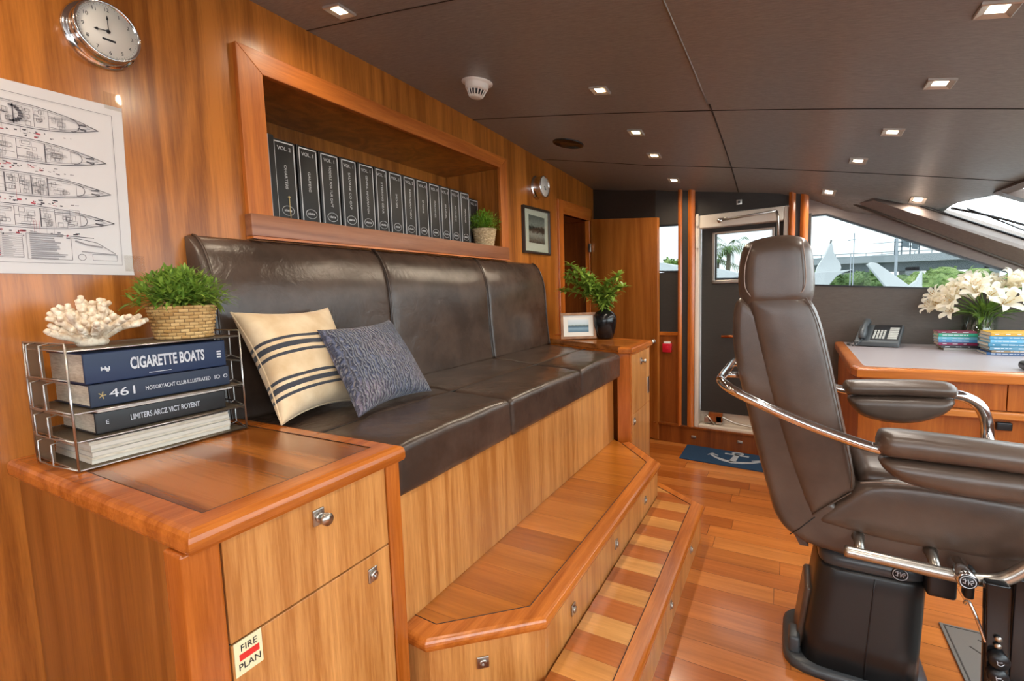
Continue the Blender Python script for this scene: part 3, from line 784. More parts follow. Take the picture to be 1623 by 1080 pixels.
# binders
M['binder'] = plain('black_binder', '0e0e10', .42); M['silver'] = plain('silver_print', 'b9bcc0', .45, .0); M['printgold'] = plain('dull_gold_print', 'c9b27a', .5)
ordw = ['leftmost', 'second', 'third', 'fourth', 'fifth', 'sixth', 'seventh', 'middle', 'seventh from the right', 'sixth from the right', 'fifth from the right', 'fourth from the right', 'third from the right', 'second from the right, behind the small plant', 'last on the right, behind the small plant']
titles = ['CHARTERS', 'BUSINESS', 'CODES & CONTRACTS', 'SAFETY COPY', 'SERVICE RECORDS', 'NAVIGATION PLANS', 'RADIOS', 'ELECTRICAL', 'ENGINE', 'MACHINE', 'PLUMBING', 'HYDRAULICS', 'MANUALS', 'SPARES', 'STORES']
titles = ['OHARTERS', 'GAUFERG', 'MODELS FOR TUR CAPT', 'SALVAGE CO CAP', 'GENERAL INFORMATION', 'STEERING GEAR', 'IMOGES', 'REFRIGERATION', 'ENGINE', 'MACHINES', 'ERAPUEL', 'KITCHENS', 'MANUALS', 'STORES', 'SPARES']
edges = [(1.43, 1.555), (1.56, 1.68), (1.685, 1.81), (1.815, 1.93), (1.935, 2.055), (2.058, 2.162), (2.166, 2.286), (2.29, 2.405), (2.409, 2.528), (2.532, 2.648), (2.652, 2.758), (2.762, 2.876), (2.880, 2.995), (2.999, 3.115), (3.119, 3.25)]
vols = ['VOL. 2']+['VOL. 1']*6+['VOL. 2', 'VOL. 4', 'VOL. II', 'VOL. 3', 'VOL. 4', 'VOL. 6', 'VOL. 11', 'VOL. 12']
for i, ((ya, yb), tt, vv) in enumerate(zip(edges, titles, vols)):
    z0 = 1.867; h = .372; xf = -2.035 if i < 13 else -2.125
    if i == 0: lab = 'black binder with silver-bordered spine and a gold key mark, leftmost bordered spine on the shelf'
    elif i < 7: lab = 'black silver-bordered binder, %s bordered spine from the left on the shelf' % ordw[i]
    elif i == 7: lab = 'black silver-bordered binder in the exact middle of the shelf row, eighth bordered spine from left'
    else: lab = 'black silver-bordered binder on the shelf, %s' % ordw[i]
    t = thing('ring_binder', lab, 'binder', (xf, (ya+yb)/2, z0), 'black binders on the wall shelf')
    B().rbox((xf-.27, ya, z0), (xf, yb-.002, z0+h), .006, 1).build('cover', 'binder', t)
    b = B(); m = .010; wl = .005; X = xf+.0008
    y0, y1, za, zb = ya+m, yb-m, z0+.008, z0+h-.010
    for q in ((y0, y0+wl, za, zb), (y1-wl, y1, za, zb), (y0, y1, za, za+wl), (y0, y1, zb-wl, zb)): b.box((xf-.001, q[0], q[2]), (X, q[1], q[3]))
    # round maker's mark outline with strokes
    yc = (ya+yb)/2; zz = z0+.052; ry, rz = .031, .022
    ring = [(X, yc+ry*math.cos(a*PI/10), zz+rz*math.sin(a*PI/10)) for a in range(20)]
    b.tube(ring, .0014, 4, closed=True)
    for k in range(5): b.box((xf, yc-.019+k*.008, zz-.004), (X, yc-.014+k*.008, zz+.004+.002*(k % 2)))
    b.build('silver_border', 'silver', t)
    text('volume_mark', vv, .024, 'silver', t, (X, yc, z0+h-.04), (0, 1, 0), (0, 0, 1), .0003)
    text('title', tt, .019, 'silver', t, (X, yc, z0+.205), (0, 0, -1), (0, 1, 0), .0003, width=min(.205, .0135*len(tt)))
    if i == 0:
        b = B(); b.tube([(X+.001, yc+.01, z0+.02), (X+.001, yc+.008, z0+.11)], .002, 5); b.lathe([(0, -.006), (.007, 0), (0, .006)], 10, (X+.001, yc+.008, z0+.115))
        b.build('gold_key_mark', 'printgold', t)
t = thing('ring_binder', 'plain black binder set back at the very left end, without a bordered spine', 'binder', (-2.005, 1.405, 1.867), 'black binders on the wall shelf')
B().rbox((-2.27, 1.386, 1.867), (-2.005, 1.425, 2.24), .006, 1).build('cover', 'binder', t)
B().box((-2.006, 1.389, 1.872), (-2.003, 1.393, 2.236)).build('metal_edge', 'silver', t)

# ------------------------------------------------------------------ plants
def leafmat(name, a, c, r=.45):
    k = N(name); n = k.noise(k.coord(), 38, 2); k.color(k.ramp(n, [(.35, srgb(a)), (.65, srgb(c))]))
    k.set(Roughness=r); tl = k.n('BsdfTranslucent'); tl.inputs[0].default_value = srgb(c); mx = k.n('MixShader'); mx.inputs[0].default_value = .3; k.l(k.b, 0, mx, 1); k.l(tl, 0, mx, 2); k.l(mx, 0, k.out, 0); return k.m
M['leaf'] = leafmat('plant_leaf', '3c6a1c', '98b850'); M['leaf2'] = leafmat('small_plant_leaf', '4c7a1c', '9ac646'); M['leaf3'] = leafmat('branch_leaf', '5a8028', 'a8c458')
def basket_mat(name, a, c):
    k = N(name); n = k.noise(k.coord((1, 1, 6)), 40, 4); k.color(k.ramp(n, [(.3, srgb(a)), (.7, srgb(c))])); k.set(Roughness=.7); return k.m
def weave_mat(name, a, c, rowh, nseg):
    k = N(name); t = k.n('TexCoord'); sp = k.n('SeparateXYZ'); k.l(t, 'Object', sp, 0)
    ang = k.math('ARCTAN2', sp.outputs['Y'], sp.outputs['X']); rowf = k.math('DIVIDE', sp.outputs['Z'], rowh); row = k.math('FLOOR', rowf)
    u = k.math('ADD', k.math('MULTIPLY', ang, nseg/(2*PI)), k.math('MULTIPLY', row, .5))
    fu = k.math('ABSOLUTE', k.math('SUBTRACT', k.math('FRACT', u), .5)); fv = k.math('ABSOLUTE', k.math('SUBTRACT', k.math('FRACT', rowf), .5))
    gap = k.math('MAXIMUM', k.math('GREATER_THAN', fu, .455), k.math('GREATER_THAN', fv, .42))
    wn = k.n('TexWhiteNoise', noise_dimensions='2D'); cv = k.n('CombineXYZ'); k.t.links.new(row, cv.inputs[0]); k.t.links.new(k.math('FLOOR', u), cv.inputs[1]); k.l(cv, 0, wn, 0)
    n = k.noise(k.coord((1, 1, 8)), 60, 4); f = k.math('ADD', k.math('MULTIPLY', n, .6), k.math('MULTIPLY', wn.outputs['Value'], .4))
    col = k.ramp(f, [(.25, srgb(a)), (.7, srgb(c))]); k.color(k.mixc(k.math('MULTIPLY', gap, .75), col, srgb('5e3f1e')))
    k.bump(k.math('SUBTRACT', n, k.math('MULTIPLY', gap, 1.2)), .6, .003); k.set(Roughness=.7); return k.m
M['basket'] = weave_mat('woven_seagrass', 'b08448', 'e0bb80', .0108, 22); M['basket2'] = weave_mat('woven_cord', 'a8906a', 'd8c29c', .0093, 40)
M['soil'] = plain('soil', '2d2116', .9)
def leaf_blade(b, base, d, L, w, droop=.3, curl=.0):
    d = Vector(d).normalized(); side = d.cross(Vector((0, 0, 1)))
    if side.length < .05: side = Vector((1, 0, 0))
    side.normalize(); nrm = side.cross(d); P = []
    for k, (t, ww) in enumerate(((0, .25), (.35, 1), (.7, .8), (1, .02))):
        c = Vector(base)+d*L*t-Vector((0, 0, 1))*droop*L*t*t
        P += [c-side*w*ww/2+nrm*w*.15, c, c+side*w*ww/2+nrm*w*.15] if False else [c-side*w*ww/2, c-nrm*w*.12*ww, c+side*w*ww/2]
    fs = []
    for k in range(3):
        a = k*3; fs += [(a, a+1, a+4, a+3), (a+1, a+2, a+5, a+4)]
    b.add(P, fs, 0, True)
def basket_plant(c, r0, r1, h, fr, fh, nleaf, lw_, label, name, bm, lm, ll, rows):
    t = thing(name, label, 'plant', c); x, y, z = c; b = B(); pr = []
    n = rows*5
    for k in range(n+1): zz = h*k/n; pr.append((r0+(r1-r0)*k/n, zz))
    def mod(a, hh):
        row = int(hh/h*rows*.999); ph = (hh/h*rows) % 1
        return .0050*math.sin(PI*ph)*(.60+.40*math.cos(a*12+PI*(row % 2)))
    b.lathe(pr+[(r1-.006, h), (r1-.010, h-.012), (0, h-.012)], 96, c, None, 0, mod)
    b.build('woven_pot' , bm, t)
    b = B().lathe([(0, h-.011), (r1-.012, h-.011), (0, h-.004)], 20, c); b.build('soil', 'soil', t)
    b = B(); R = random.Random(int(x*1000)+5)
    for i in range(nleaf):
        a = R.uniform(0, 2*PI); u = R.random()**.5; el = R.uniform(.05, 1.45)
        rad = Vector((math.cos(a)*math.cos(el), math.sin(a)*math.cos(el), math.sin(el)))
        p = Vector((x, y, z+h))+Vector((rad.x*fr, rad.y*fr, rad.z*fh))*R.uniform(.25, .86)
        d = (rad+Vector((R.uniform(-.95, .95), R.uniform(-.95, .95), R.uniform(-.5, .7))))
        leaf_blade(b, p, d, ll*R.uniform(.7, 1.25), lw_*R.uniform(.7, 1.3), R.uniform(0, .5))
    for i in range(nleaf//14):
        a = R.uniform(0, 2*PI); el = R.uniform(.3, 1.4); e = Vector((math.cos(a)*math.cos(el)*fr, math.sin(a)*math.cos(el)*fr, math.sin(el)*fh))*.8
        b.tube([(x, y, z+h-.01), Vector((x, y, z+h))+e*.5+Vector((0, 0, .01)), Vector((x, y, z+h))+e], .0012, 4)
    b.build('foliage', lm, t); return t

# ------------------------------------------------------------------ letter rack, books, coral, near plant
RX0, RX1, RY0, RY1 = -1.915, -1.625, .505, .965
rk = thing('letter_rack', 'four tier silver wire letter rack standing on the near cabinet', 'rack', (-1.77, .73, 1.06))
tiers = [1.066, 1.142, 1.220, 1.384]
tiers = [1.066, 1.143, 1.219, 1.386]
def mesh_mat():
    k = N('wire_mesh'); v = k.coord((1, 1, 1), rot=(0, 0, PI/4)); sp = k.n('SeparateXYZ'); k.t.links.new(v, sp.inputs[0])
    s_ = .0058
    fx = k.math('FRACT', k.math('DIVIDE', sp.outputs['X'], s_)); fy = k.math('FRACT', k.math('DIVIDE', sp.outputs['Y'], s_))
    hole = k.math('MULTIPLY', k.math('GREATER_THAN', fx, .42), k.math('GREATER_THAN', fy, .42))
    k.set(Base_Color=srgb('857866'), Metallic=.5, Roughness=.65)
    tr_ = k.n('BsdfTransparent'); mx = k.n('MixShader'); k.t.links.new(hole, mx.inputs[0]); k.l(k.b, 0, mx, 1); k.l(tr_, 0, mx, 2); k.l(mx, 0, k.out, 0)
    return k.m
M['mesh'] = mesh_mat()
def mesh_mat2():
    k = N('wire_mesh_end'); v = k.coord((1, 1, 1), rot=(PI/4, 0, 0)); sp = k.n('SeparateXYZ'); t = k.n('TexCoord'); k.l(t, 'Object', sp, 0)
    s_ = .0058; a_ = k.math('ADD', sp.outputs['X'], sp.outputs['Z']); b_ = k.math('SUBTRACT', sp.outputs['X'], sp.outputs['Z'])
    fx = k.math('FRACT', k.math('DIVIDE', a_, s_)); fy = k.math('FRACT', k.math('DIVIDE', b_, s_))
    hole = k.math('MULTIPLY', k.math('GREATER_THAN', fx, .38), k.math('GREATER_THAN', fy, .38))
    k.set(Base_Color=srgb('857866'), Metallic=.5, Roughness=.65)
    tr_ = k.n('BsdfTransparent'); mx = k.n('MixShader'); k.t.links.new(hole, mx.inputs[0]); k.l(k.b, 0, mx, 1); k.l(tr_, 0, mx, 2); k.l(mx, 0, k.out, 0)
    return k.m
M['mesh2'] = mesh_mat2()
M['wire'] = plain('silver_wire', 'b4b2b0', .28, 1)
for z in tiers:
    B().box((RX0, RY0, z-.0015), (RX1, RY1, z)).build('tray_mesh', 'mesh', rk)
    b = B(); b.tube([(RX0, RY0, z), (RX1, RY0, z), (RX1, RY1, z), (RX0, RY1, z)], .0026, 8, closed=True); b.build('tray_rim', 'wire', rk)
levels = [(1.066, 1.135), (1.143, 1.21), (1.22, 1.30), (1.308, 1.405)]
for (za, zb) in levels:
    for yy in (RY0, RY1):
        b = B()
        q = [(RX0, yy, za), (RX0, yy, zb), (RX1, yy, zb), (RX1, yy, za)]
        b.tube(q, .0027, 8)
        xm = [RX0+(RX1-RX0)*k for k in (.34, .66)]
        s_ = -1 if yy == RY0 else 1
        for x in xm: b.tube([(x, yy+s_*.004, za), (x, yy+s_*.022, za+.006), (x, yy+s_*.022, zb-.004), (x, yy, zb)], .0022, 8)
        b.tube([(RX0, yy, za), (xm[0], yy+s_*.022, za+.006), (xm[1], yy+s_*.022, za+.006), (RX1, yy, za)], .002, 8)
        b.build('side_hoop', 'wire', rk)
    B().box((RX0, RY0-.0008, za), (RX1-.15, RY0, zb)).build('end_mesh', 'mesh2', rk)
for yy in (RY0, RY1):
    for x in (RX0, RX1): B().tube([(x, yy, 1.0625), (x, yy, 1.40)], .0032, 8).build('post', 'wire', rk)
M['page'] = basket_mat('page_edges', 'b8ac98', 'd8cfbe')
def book(x0, x1, y0, y1, z0, z1, cov, label, group=None, name='book', spine='x', cat='book', round_=.004):
    t = thing(name, label, cat, ((x0+x1)/2, (y0+y1)/2, z0), group); c = .004
    b = B()
    if spine == 'x':   # spine faces +x
        b.rbox((x0, y0, z0), (x1, y1, z0+c), .0012, 1); b.rbox((x0, y0, z1-c), (x1, y1, z1), .0012, 1); b.rbox((x1-c*1.5, y0, z0), (x1+.003, y1, z1), round_, 2)
        b.build('cover', cov, t); B().box((x0+.006, y0+.005, z0+c), (x1-.005, y1-.005, z1-c)).build('pages', 'page', t)
    else:
        q_ = B(); rr_ = random.Random(int(z0*9999)); xx_ = x0+.02
        while xx_ < x1-.04:
            l_ = rr_.uniform(.008, .03); q_.box((xx_, y0-.0026, z0+(z1-z0)*.38), (xx_+l_, y0-.0018, z0+(z1-z0)*.62)); xx_ += l_+rr_.choice([.004, .005, .03])
        q_.build('spine_print', 'silverprint', t)
        b.rbox((x0, y0, z0), (x1, y1, z0+c*.5), .0008, 1); b.rbox((x0, y0, z1-c*.5), (x1, y1, z1), .0008, 1); b.rbox((x0, y0-.002, z0), (x1, y0+c, z1), .001, 1)
        b.build('cover', cov, t); B().box((x0+.003, y0+.003, z0+c*.5), (x1-.003, y1-.004, z1-c*.5)).build('pages', 'page', t)
    return t
M['navy'] = plain('navy_cloth', '172a4c', .45); M['navy2'] = plain('slate_blue_cloth', '1e2a40', .5); M['bblack'] = plain('black_cloth', '1b1b1d', .4)
M['silverprint'] = plain('white_print', 'c8ccd4', .5)
bk1 = book(-1.90, -1.655, .548, .930, 1.288, 1.374, 'navy', 'thick navy blue hardback titled CIGARETTE BOATS, topmost in the rack')
X = -1.6505
text('title', 'CIGARETTE BOATS', .047, 'silverprint', bk1, (X, .757, 1.332), (0, 1, 0), (0, 0, 1), .0004, 'CENTER', .0013, width=.205)
b = B()
for k in range(7): b.box((X-.001, .585+k*.003, 1.322+.004*math.sin(k)), (X, .5875+k*.003, 1.330+.003*math.cos(k*2)))
for k in range(3): b.box((X-.001, .900, 1.318+k*.009), (X, .913, 1.323+k*.009))
b.box((X-.001, .70, 1.299), (X, .76, 1.3005)); b.build('small_print', 'silverprint', bk1)
bk2 = book(-1.90, -1.652, .553, .935, 1.2225, 1.2865, 'navy2', 'slate blue hardback with 461 on the spine, under the CIGARETTE BOATS book')
text('title', '461', .034, 'silverprint', bk2, (-1.6475, .632, 1.255), (0, 1, 0), (0, 0, 1), .0004, 'CENTER', 0, width=.062)
text('subtitle', 'MOTORYACHT CLUB ILLUSTRATED', .017, 'silverprint', bk2, (-1.6475, .778, 1.254), (0, 1, 0), (0, 0, 1), .0004, 'CENTER', 0, width=.185)
b = B()
for k in range(5):
    a = k*2*PI/5; b.tube([(-1.648, .580, 1.254), (-1.648, .580+.009*math.cos(a), 1.254+.011*math.sin(a))], .0012, 4)
b.build('emblem', 'printgold', bk2)
text('small_print', 'IO  O', .018, 'silverprint', bk2, (-1.6475, .905, 1.254), (0, 1, 0), (0, 0, 1), .0004)
bk3 = book(-1.89, -1.652, .558, .915, 1.146, 1.208, 'bblack', 'black hardback lying alone on the second tray of the rack', round_=.012)
text('title', 'LIMITERS ARCZ VICT ROYENT', .023, 'silverprint', bk3, (-1.6475, .735, 1.177), (0, 1, 0), (0, 0, 1), .0004, 'CENTER', .0002, width=.19)
text('small_print', 'E', .016, 'silverprint', bk3, (-1.6475, .585, 1.177), (0, 1, 0), (0, 0, 1), .0004)
# magazines in the bottom tray
M['paper'] = plain('paper', 'cfc8bb', .6); M['paper2'] = plain('paper_grey', 'c4c0ba', .4)
zz = 1.067
for k in range(6):
    th = [.012, .009, .012, .008, .012, .010][k]; dx = random.uniform(-.006, .006); dy = random.uniform(-.004, .004)
    words = ['bottom', 'second from bottom', 'third from bottom', 'fourth from bottom', 'second from top', 'top'][k]
    t = thing('magazine', 'pale magazine in the bottom tray of the wire rack, %s of its stack' % words, 'magazine', (-1.77, .74, zz), 'magazines in the rack bottom')
    B().rbox((-1.90+dx, .545+dy, zz), (-1.650+dx, .925+dy, zz+th-.0008), .001, 1).build('pages', 'paper' if k % 2 == 0 else 'page', t)
    B().box((-1.90+dx, .545+dy, zz+th-.0008), (-1.649+dx, .925+dy, zz+th)).build('cover', 'paper2', t)
    zz += th
# clear sleeve papers under second tier
t = thing('paper_sleeve', 'thin sheaf of clear plastic sleeves hanging just under the middle tray', 'paper', (-1.76, .73, 1.2085))
B().rbox((-1.88, .56, 1.2095), (-1.632, .93, 1.2165), .002, 1).build('sheets', 'paper2', t)
# coral
def coral():
    t = thing('coral', 'branching cream coral piece on top of the wire rack', 'coral', (-1.76, .62, 1.386))
    k = N('coral_cream'); n = k.noise(k.coord(), 60, 4); k.color(k.ramp(n, [(.3, srgb('cfb494')), (.65, srgb('f4e8d4'))])); k.bump(k.noise(k.coord(), 160, 3), .7, .004); k.set(Roughness=.75)
    R = random.Random(11); b = B(); C = Vector((-1.765, .613, 1.3865)); 
    for i in range(64):
        a = R.uniform(0, 2*PI); el = R.choice([R.uniform(.22, .5), R.uniform(.4, 1.0), R.uniform(.9, 1.5)])
        L = R.uniform(.08, .128)*(1.0-.06*el)
        d = Vector((math.cos(a)*math.cos(el)*.72, math.sin(a)*math.cos(el)*.98, math.sin(el)*1.18))
        pts = [C+Vector((0, 0, .018))]; rs = [.018]
        p = C+Vector((0, 0, .015)); n = 6
        for s in range(1, n+1):
            d2 = (d+Vector((R.uniform(-.25, .25), R.uniform(-.25, .25), R.uniform(-.15, .25)))).normalized()
            p = p+d2*L/n; pts.append(p.copy()); rs.append(.0120*R.uniform(.75, 1.3)*(1-.25*s/n))
            if s >= 3:
                e = (d2+Vector((R.uniform(-1, 1), R.uniform(-1, 1), R.uniform(-.6, .9)))*.7).normalized()*R.uniform(.012, .026)
                b.tube([p, p+e*.5, p+e*.9, p+e], [.008, .0078, .007, .003], 7)
        pts.append(p+d2*.004); rs.append(.003)
        pts = [Vector((q.x, q.y, max(q.z, 1.398))) for q in pts]
        b.tube(pts, rs, 8)
    b.lathe([(.035, 0), (.04, .012), (.03, .03), (0, .035)], 20, C+Vector((0, 0, .001)))
    M['coral'] = k.m
    b.build('branches', 'coral', t)
coral()
basket_plant((-1.762, .862, 1.387), .080, .098, .108, .165, .130, 1500, .0092, 'bushy green plant in a woven basket pot beside the coral on the wire rack', 'potted_plant', 'basket', 'leaf', .044, 10)
basket_plant((-2.020, 3.160, 1.868), .068, .092, .130, .155, .150, 900, .006, 'small bright green plant in a pale woven pot at the right end of the bookshelf', 'potted_plant', 'basket2', 'leaf2', .040, 14)

# ------------------------------------------------------------------ throw pillows
def pillow(name, label, TL, TR, BR, BL, T, mat, tex=0, seed=0):
    t = thing(name, label, 'pillow', (Vector(BL)+Vector(BR))/2, 'throw pillows on the bench'); b = B(); n = 36
    TL, TR, BR, BL = map(Vector, (TL, TR, BR, BL)); nr = (TR-TL).cross(BL-TL).normalized()
    if nr.x < 0: nr = -nr
    uv = []; vs = []; fs = []
    for side in (1, -1):
        for j in range(n+1):
            for i in range(n+1):
                u = -math.cos(PI*i/n); v = -math.cos(PI*j/n)
                pu = u*(1-.12*(1-v*v)*abs(u)**2); pv = v*(1-.14*(1-u*u)*abs(v)**2)
                s_, r_ = (pu+1)/2, (pv+1)/2
                p = TL.lerp(TR, s_).lerp(BL.lerp(BR, s_), r_)
                th = T*(max(0, (1-u*u))**.5*max(0, (1-v*v))**.5)**.75
                th *= 1+.10*noise.noise(Vector((u*2+seed, v*2, side)))
                wr = noise.noise(Vector((u*5+seed, v*5, 2)))*.004*(1-u*u)*(1-v*v)
                p = p+nr*side*(th+wr*(th > .005)); uv.append(((u+1)/2, (v+1)/2)); vs.append(p)
    m = (n+1)
    for side in range(2):
        o = side*m*m
        for j in range(n):
            for i in range(n):
                q = (o+j*m+i, o+j*m+i+1, o+(j+1)*m+i+1, o+(j+1)*m+i); fs.append(q if side == 0 else q[::-1])
    b.add(vs, fs, 0, True); b.uv = uv
    b.build('cover', mat, t)
    b = B(); E = []
    for i in range(n+1): E.append(vs[i])
    for j in range(1, n+1): E.append(vs[j*m+n])
    for i in range(n-1, -1, -1): E.append(vs[n*m+i])
    for j in range(n-1, 0, -1): E.append(vs[j*m])
    b.tube(E, .003, 6, closed=True); b.build('seam', mat, t)
    return t
k = N('striped_linen'); uvn = k.n('UVMap'); sp = k.n('SeparateXYZ'); k.l(uvn, 0, sp, 0); v = sp.outputs['Y']
sm = None
for (a, c) in ((.335, .362), (.392, .437), (.470, .497), (.672, .699), (.727, .772), (.803, .830)):
    m_ = k.math('MULTIPLY', k.math('GREATER_THAN', v, a), k.math('LESS_THAN', v, c)); sm = m_ if sm is None else k.math('MAXIMUM', sm, m_)
n = k.noise(k.coord(), 12, 4); base = k.ramp(n, [(.3, srgb('c9ab84')), (.7, srgb('e2cba9'))])
wv = k.noise(k.coord((1, 1, 1)), 500, 2); k.color(k.mixc(sm, base, srgb('33363f'))); k.bump(wv, .25, .002); k.set(Roughness=.85); k.b.inputs['Sheen Weight'].default_value = .2
M['stripe'] = k.m
k = N('quilted_blue'); uvn = k.n('UVMap'); mp = k.n('Mapping'); k.l(uvn, 0, mp, 0); mp.inputs['Scale'].default_value = (1.0, .55, 1)
wt = k.n('TexWave', wave_type='BANDS', bands_direction='X'); wt.inputs['Scale'].default_value = 9; wt.inputs['Distortion'].default_value = 9; wt.inputs['Detail'].default_value = 2; wt.inputs['Detail Scale'].default_value = 2.2
k.l(mp, 0, wt, 'Vector')
n = k.noise(k.coord(), 4, 3)
c = k.ramp(wt.outputs['Fac'], [(.15, srgb('2c3148')), (.6, srgb('585f7a'))]); c2_ = k.ramp(wt.outputs['Fac'], [(.15, srgb('3f3a4a')), (.6, srgb('7d7080'))])
k.color(k.mixc(k.ramp(n, [(.42, (0, 0, 0, 1)), (.62, (1, 1, 1, 1))]), c, c2_)); k.bump(wt.outputs['Fac'], .9, .02); k.set(Roughness=.75); k.b.inputs['Sheen Weight'].default_value = .4
M['quilt'] = k.m
pillow('throw_pillow', 'cream linen throw pillow with two bands of navy stripes leaning on the bench back', (-1.775, 1.03, 1.463), (-1.775, 1.462, 1.462), (-1.60, 1.475, 1.058), (-1.535, 1.035, 1.066), .092, 'stripe')
pillow('throw_pillow', 'blue purple crinkled throw pillow leaning in front of the striped one', (-1.625, 1.285, 1.378), (-1.655, 1.715, 1.392), (-1.44, 1.74, 1.060), (-1.375, 1.24, 1.062), .078, 'quilt', seed=4)

# ------------------------------------------------------------------ wall clocks
def clock(c, r, depth, dial_r, label, name, numerals, hands):
    t = thing(name, label, 'clock', c)
    x, y, z = c
    B().lathe([(0, 0), (r, 0), (r, .006), (r*.97, .012), (r*.90, .014), (dial_r*1.04, .02), (dial_r*1.04, depth-.014), (dial_r*1.10, depth-.008), (dial_r*1.10, depth), (dial_r*1.04, depth+.005), (dial_r*.99, depth+.001), (dial_r*.98, depth-.005), (0, depth-.0065)], 56, c, AXX).build('case', 'chrome', t)
    dl = B().lathe([(0, depth-.0030), (dial_r*.985, depth-.0030), (dial_r*.985, depth-.005)], 56, c, AXX).build('dial', 'dial', t)
    X = x+depth-.0026
    if numerals:
        for h in range(1, 13):
            a = PI/2-h*PI/6; text('numeral', str(h), dial_r*.19, 'ink', dl, (X, y+math.cos(a)*dial_r*.80, z+math.sin(a)*dial_r*.80), (0, 1, 0), (0, 0, 1), .0002)
        b = B()
        for h in range(60):
            a = h*PI/30; l0, l1 = (.92, .955); b.tube([(X, y+math.cos(a)*dial_r*l0, z+math.sin(a)*dial_r*l0), (X, y+math.cos(a)*dial_r*l1, z+math.sin(a)*dial_r*l1)], .0005, 3)
        b.box((X-.0003, y-.018, z-dial_r*.36), (X+.0003, y+.018, z-dial_r*.28)); b.build('minute_marks', 'ink', dl)
    for (a, L, w_) in hands:
        b = B(); dy, dz = math.cos(a), math.sin(a); py, pz = -dz, dy; X2 = X+.0025
        P = [(0, 0, 1), (.7, 0, .55), (.72, 0, 2.2), (.8, 0, 2.2), (1, 0, .1)]
        L_ = [(-.12, .9)]+[(q[0], q[2]) for q in P]
        vs = [(X2, y+dy*L*q[0]+py*w_*q[1], z+dz*L*q[0]+pz*w_*q[1]) for q in L_]+[(X2, y+dy*L*q[0]-py*w_*q[1], z+dz*L*q[0]-pz*w_*q[1]) for q in L_[::-1]]
        n_ = len(vs); vs += [(v[0]+.0012, v[1], v[2]) for v in vs]
        b.add(vs, [tuple(range(n_)), tuple(range(n_, 2*n_))[::-1]]+[(i, (i+1) % n_, (i+1) % n_+n_, i+n_) for i in range(n_)]); b.build('hand', 'ink', t)
    B().lathe([(.006, depth-.006), (.006, depth-.001), (0, depth)], 16, c, AXX).build('hand_cap', 'ink', t)
    return t
M['dial'] = plain('dial_ivory', 'd8d3c8', .5)
clock((XW, .800, 2.382), .102, .062, .082, 'larger chrome ship clock high on the wall above the paper deck plan', 'wall_clock', True, [(PI/2+.02, .048, .0012), (PI+.12, .040, .0018)])
clock((XW, 3.985, 2.44), .105, .088, .088, 'smaller looking round chrome clock above the framed harbour photograph', 'wall_clock', False, [(-.9, .035, .004), (-PI/2, .028, .004)])

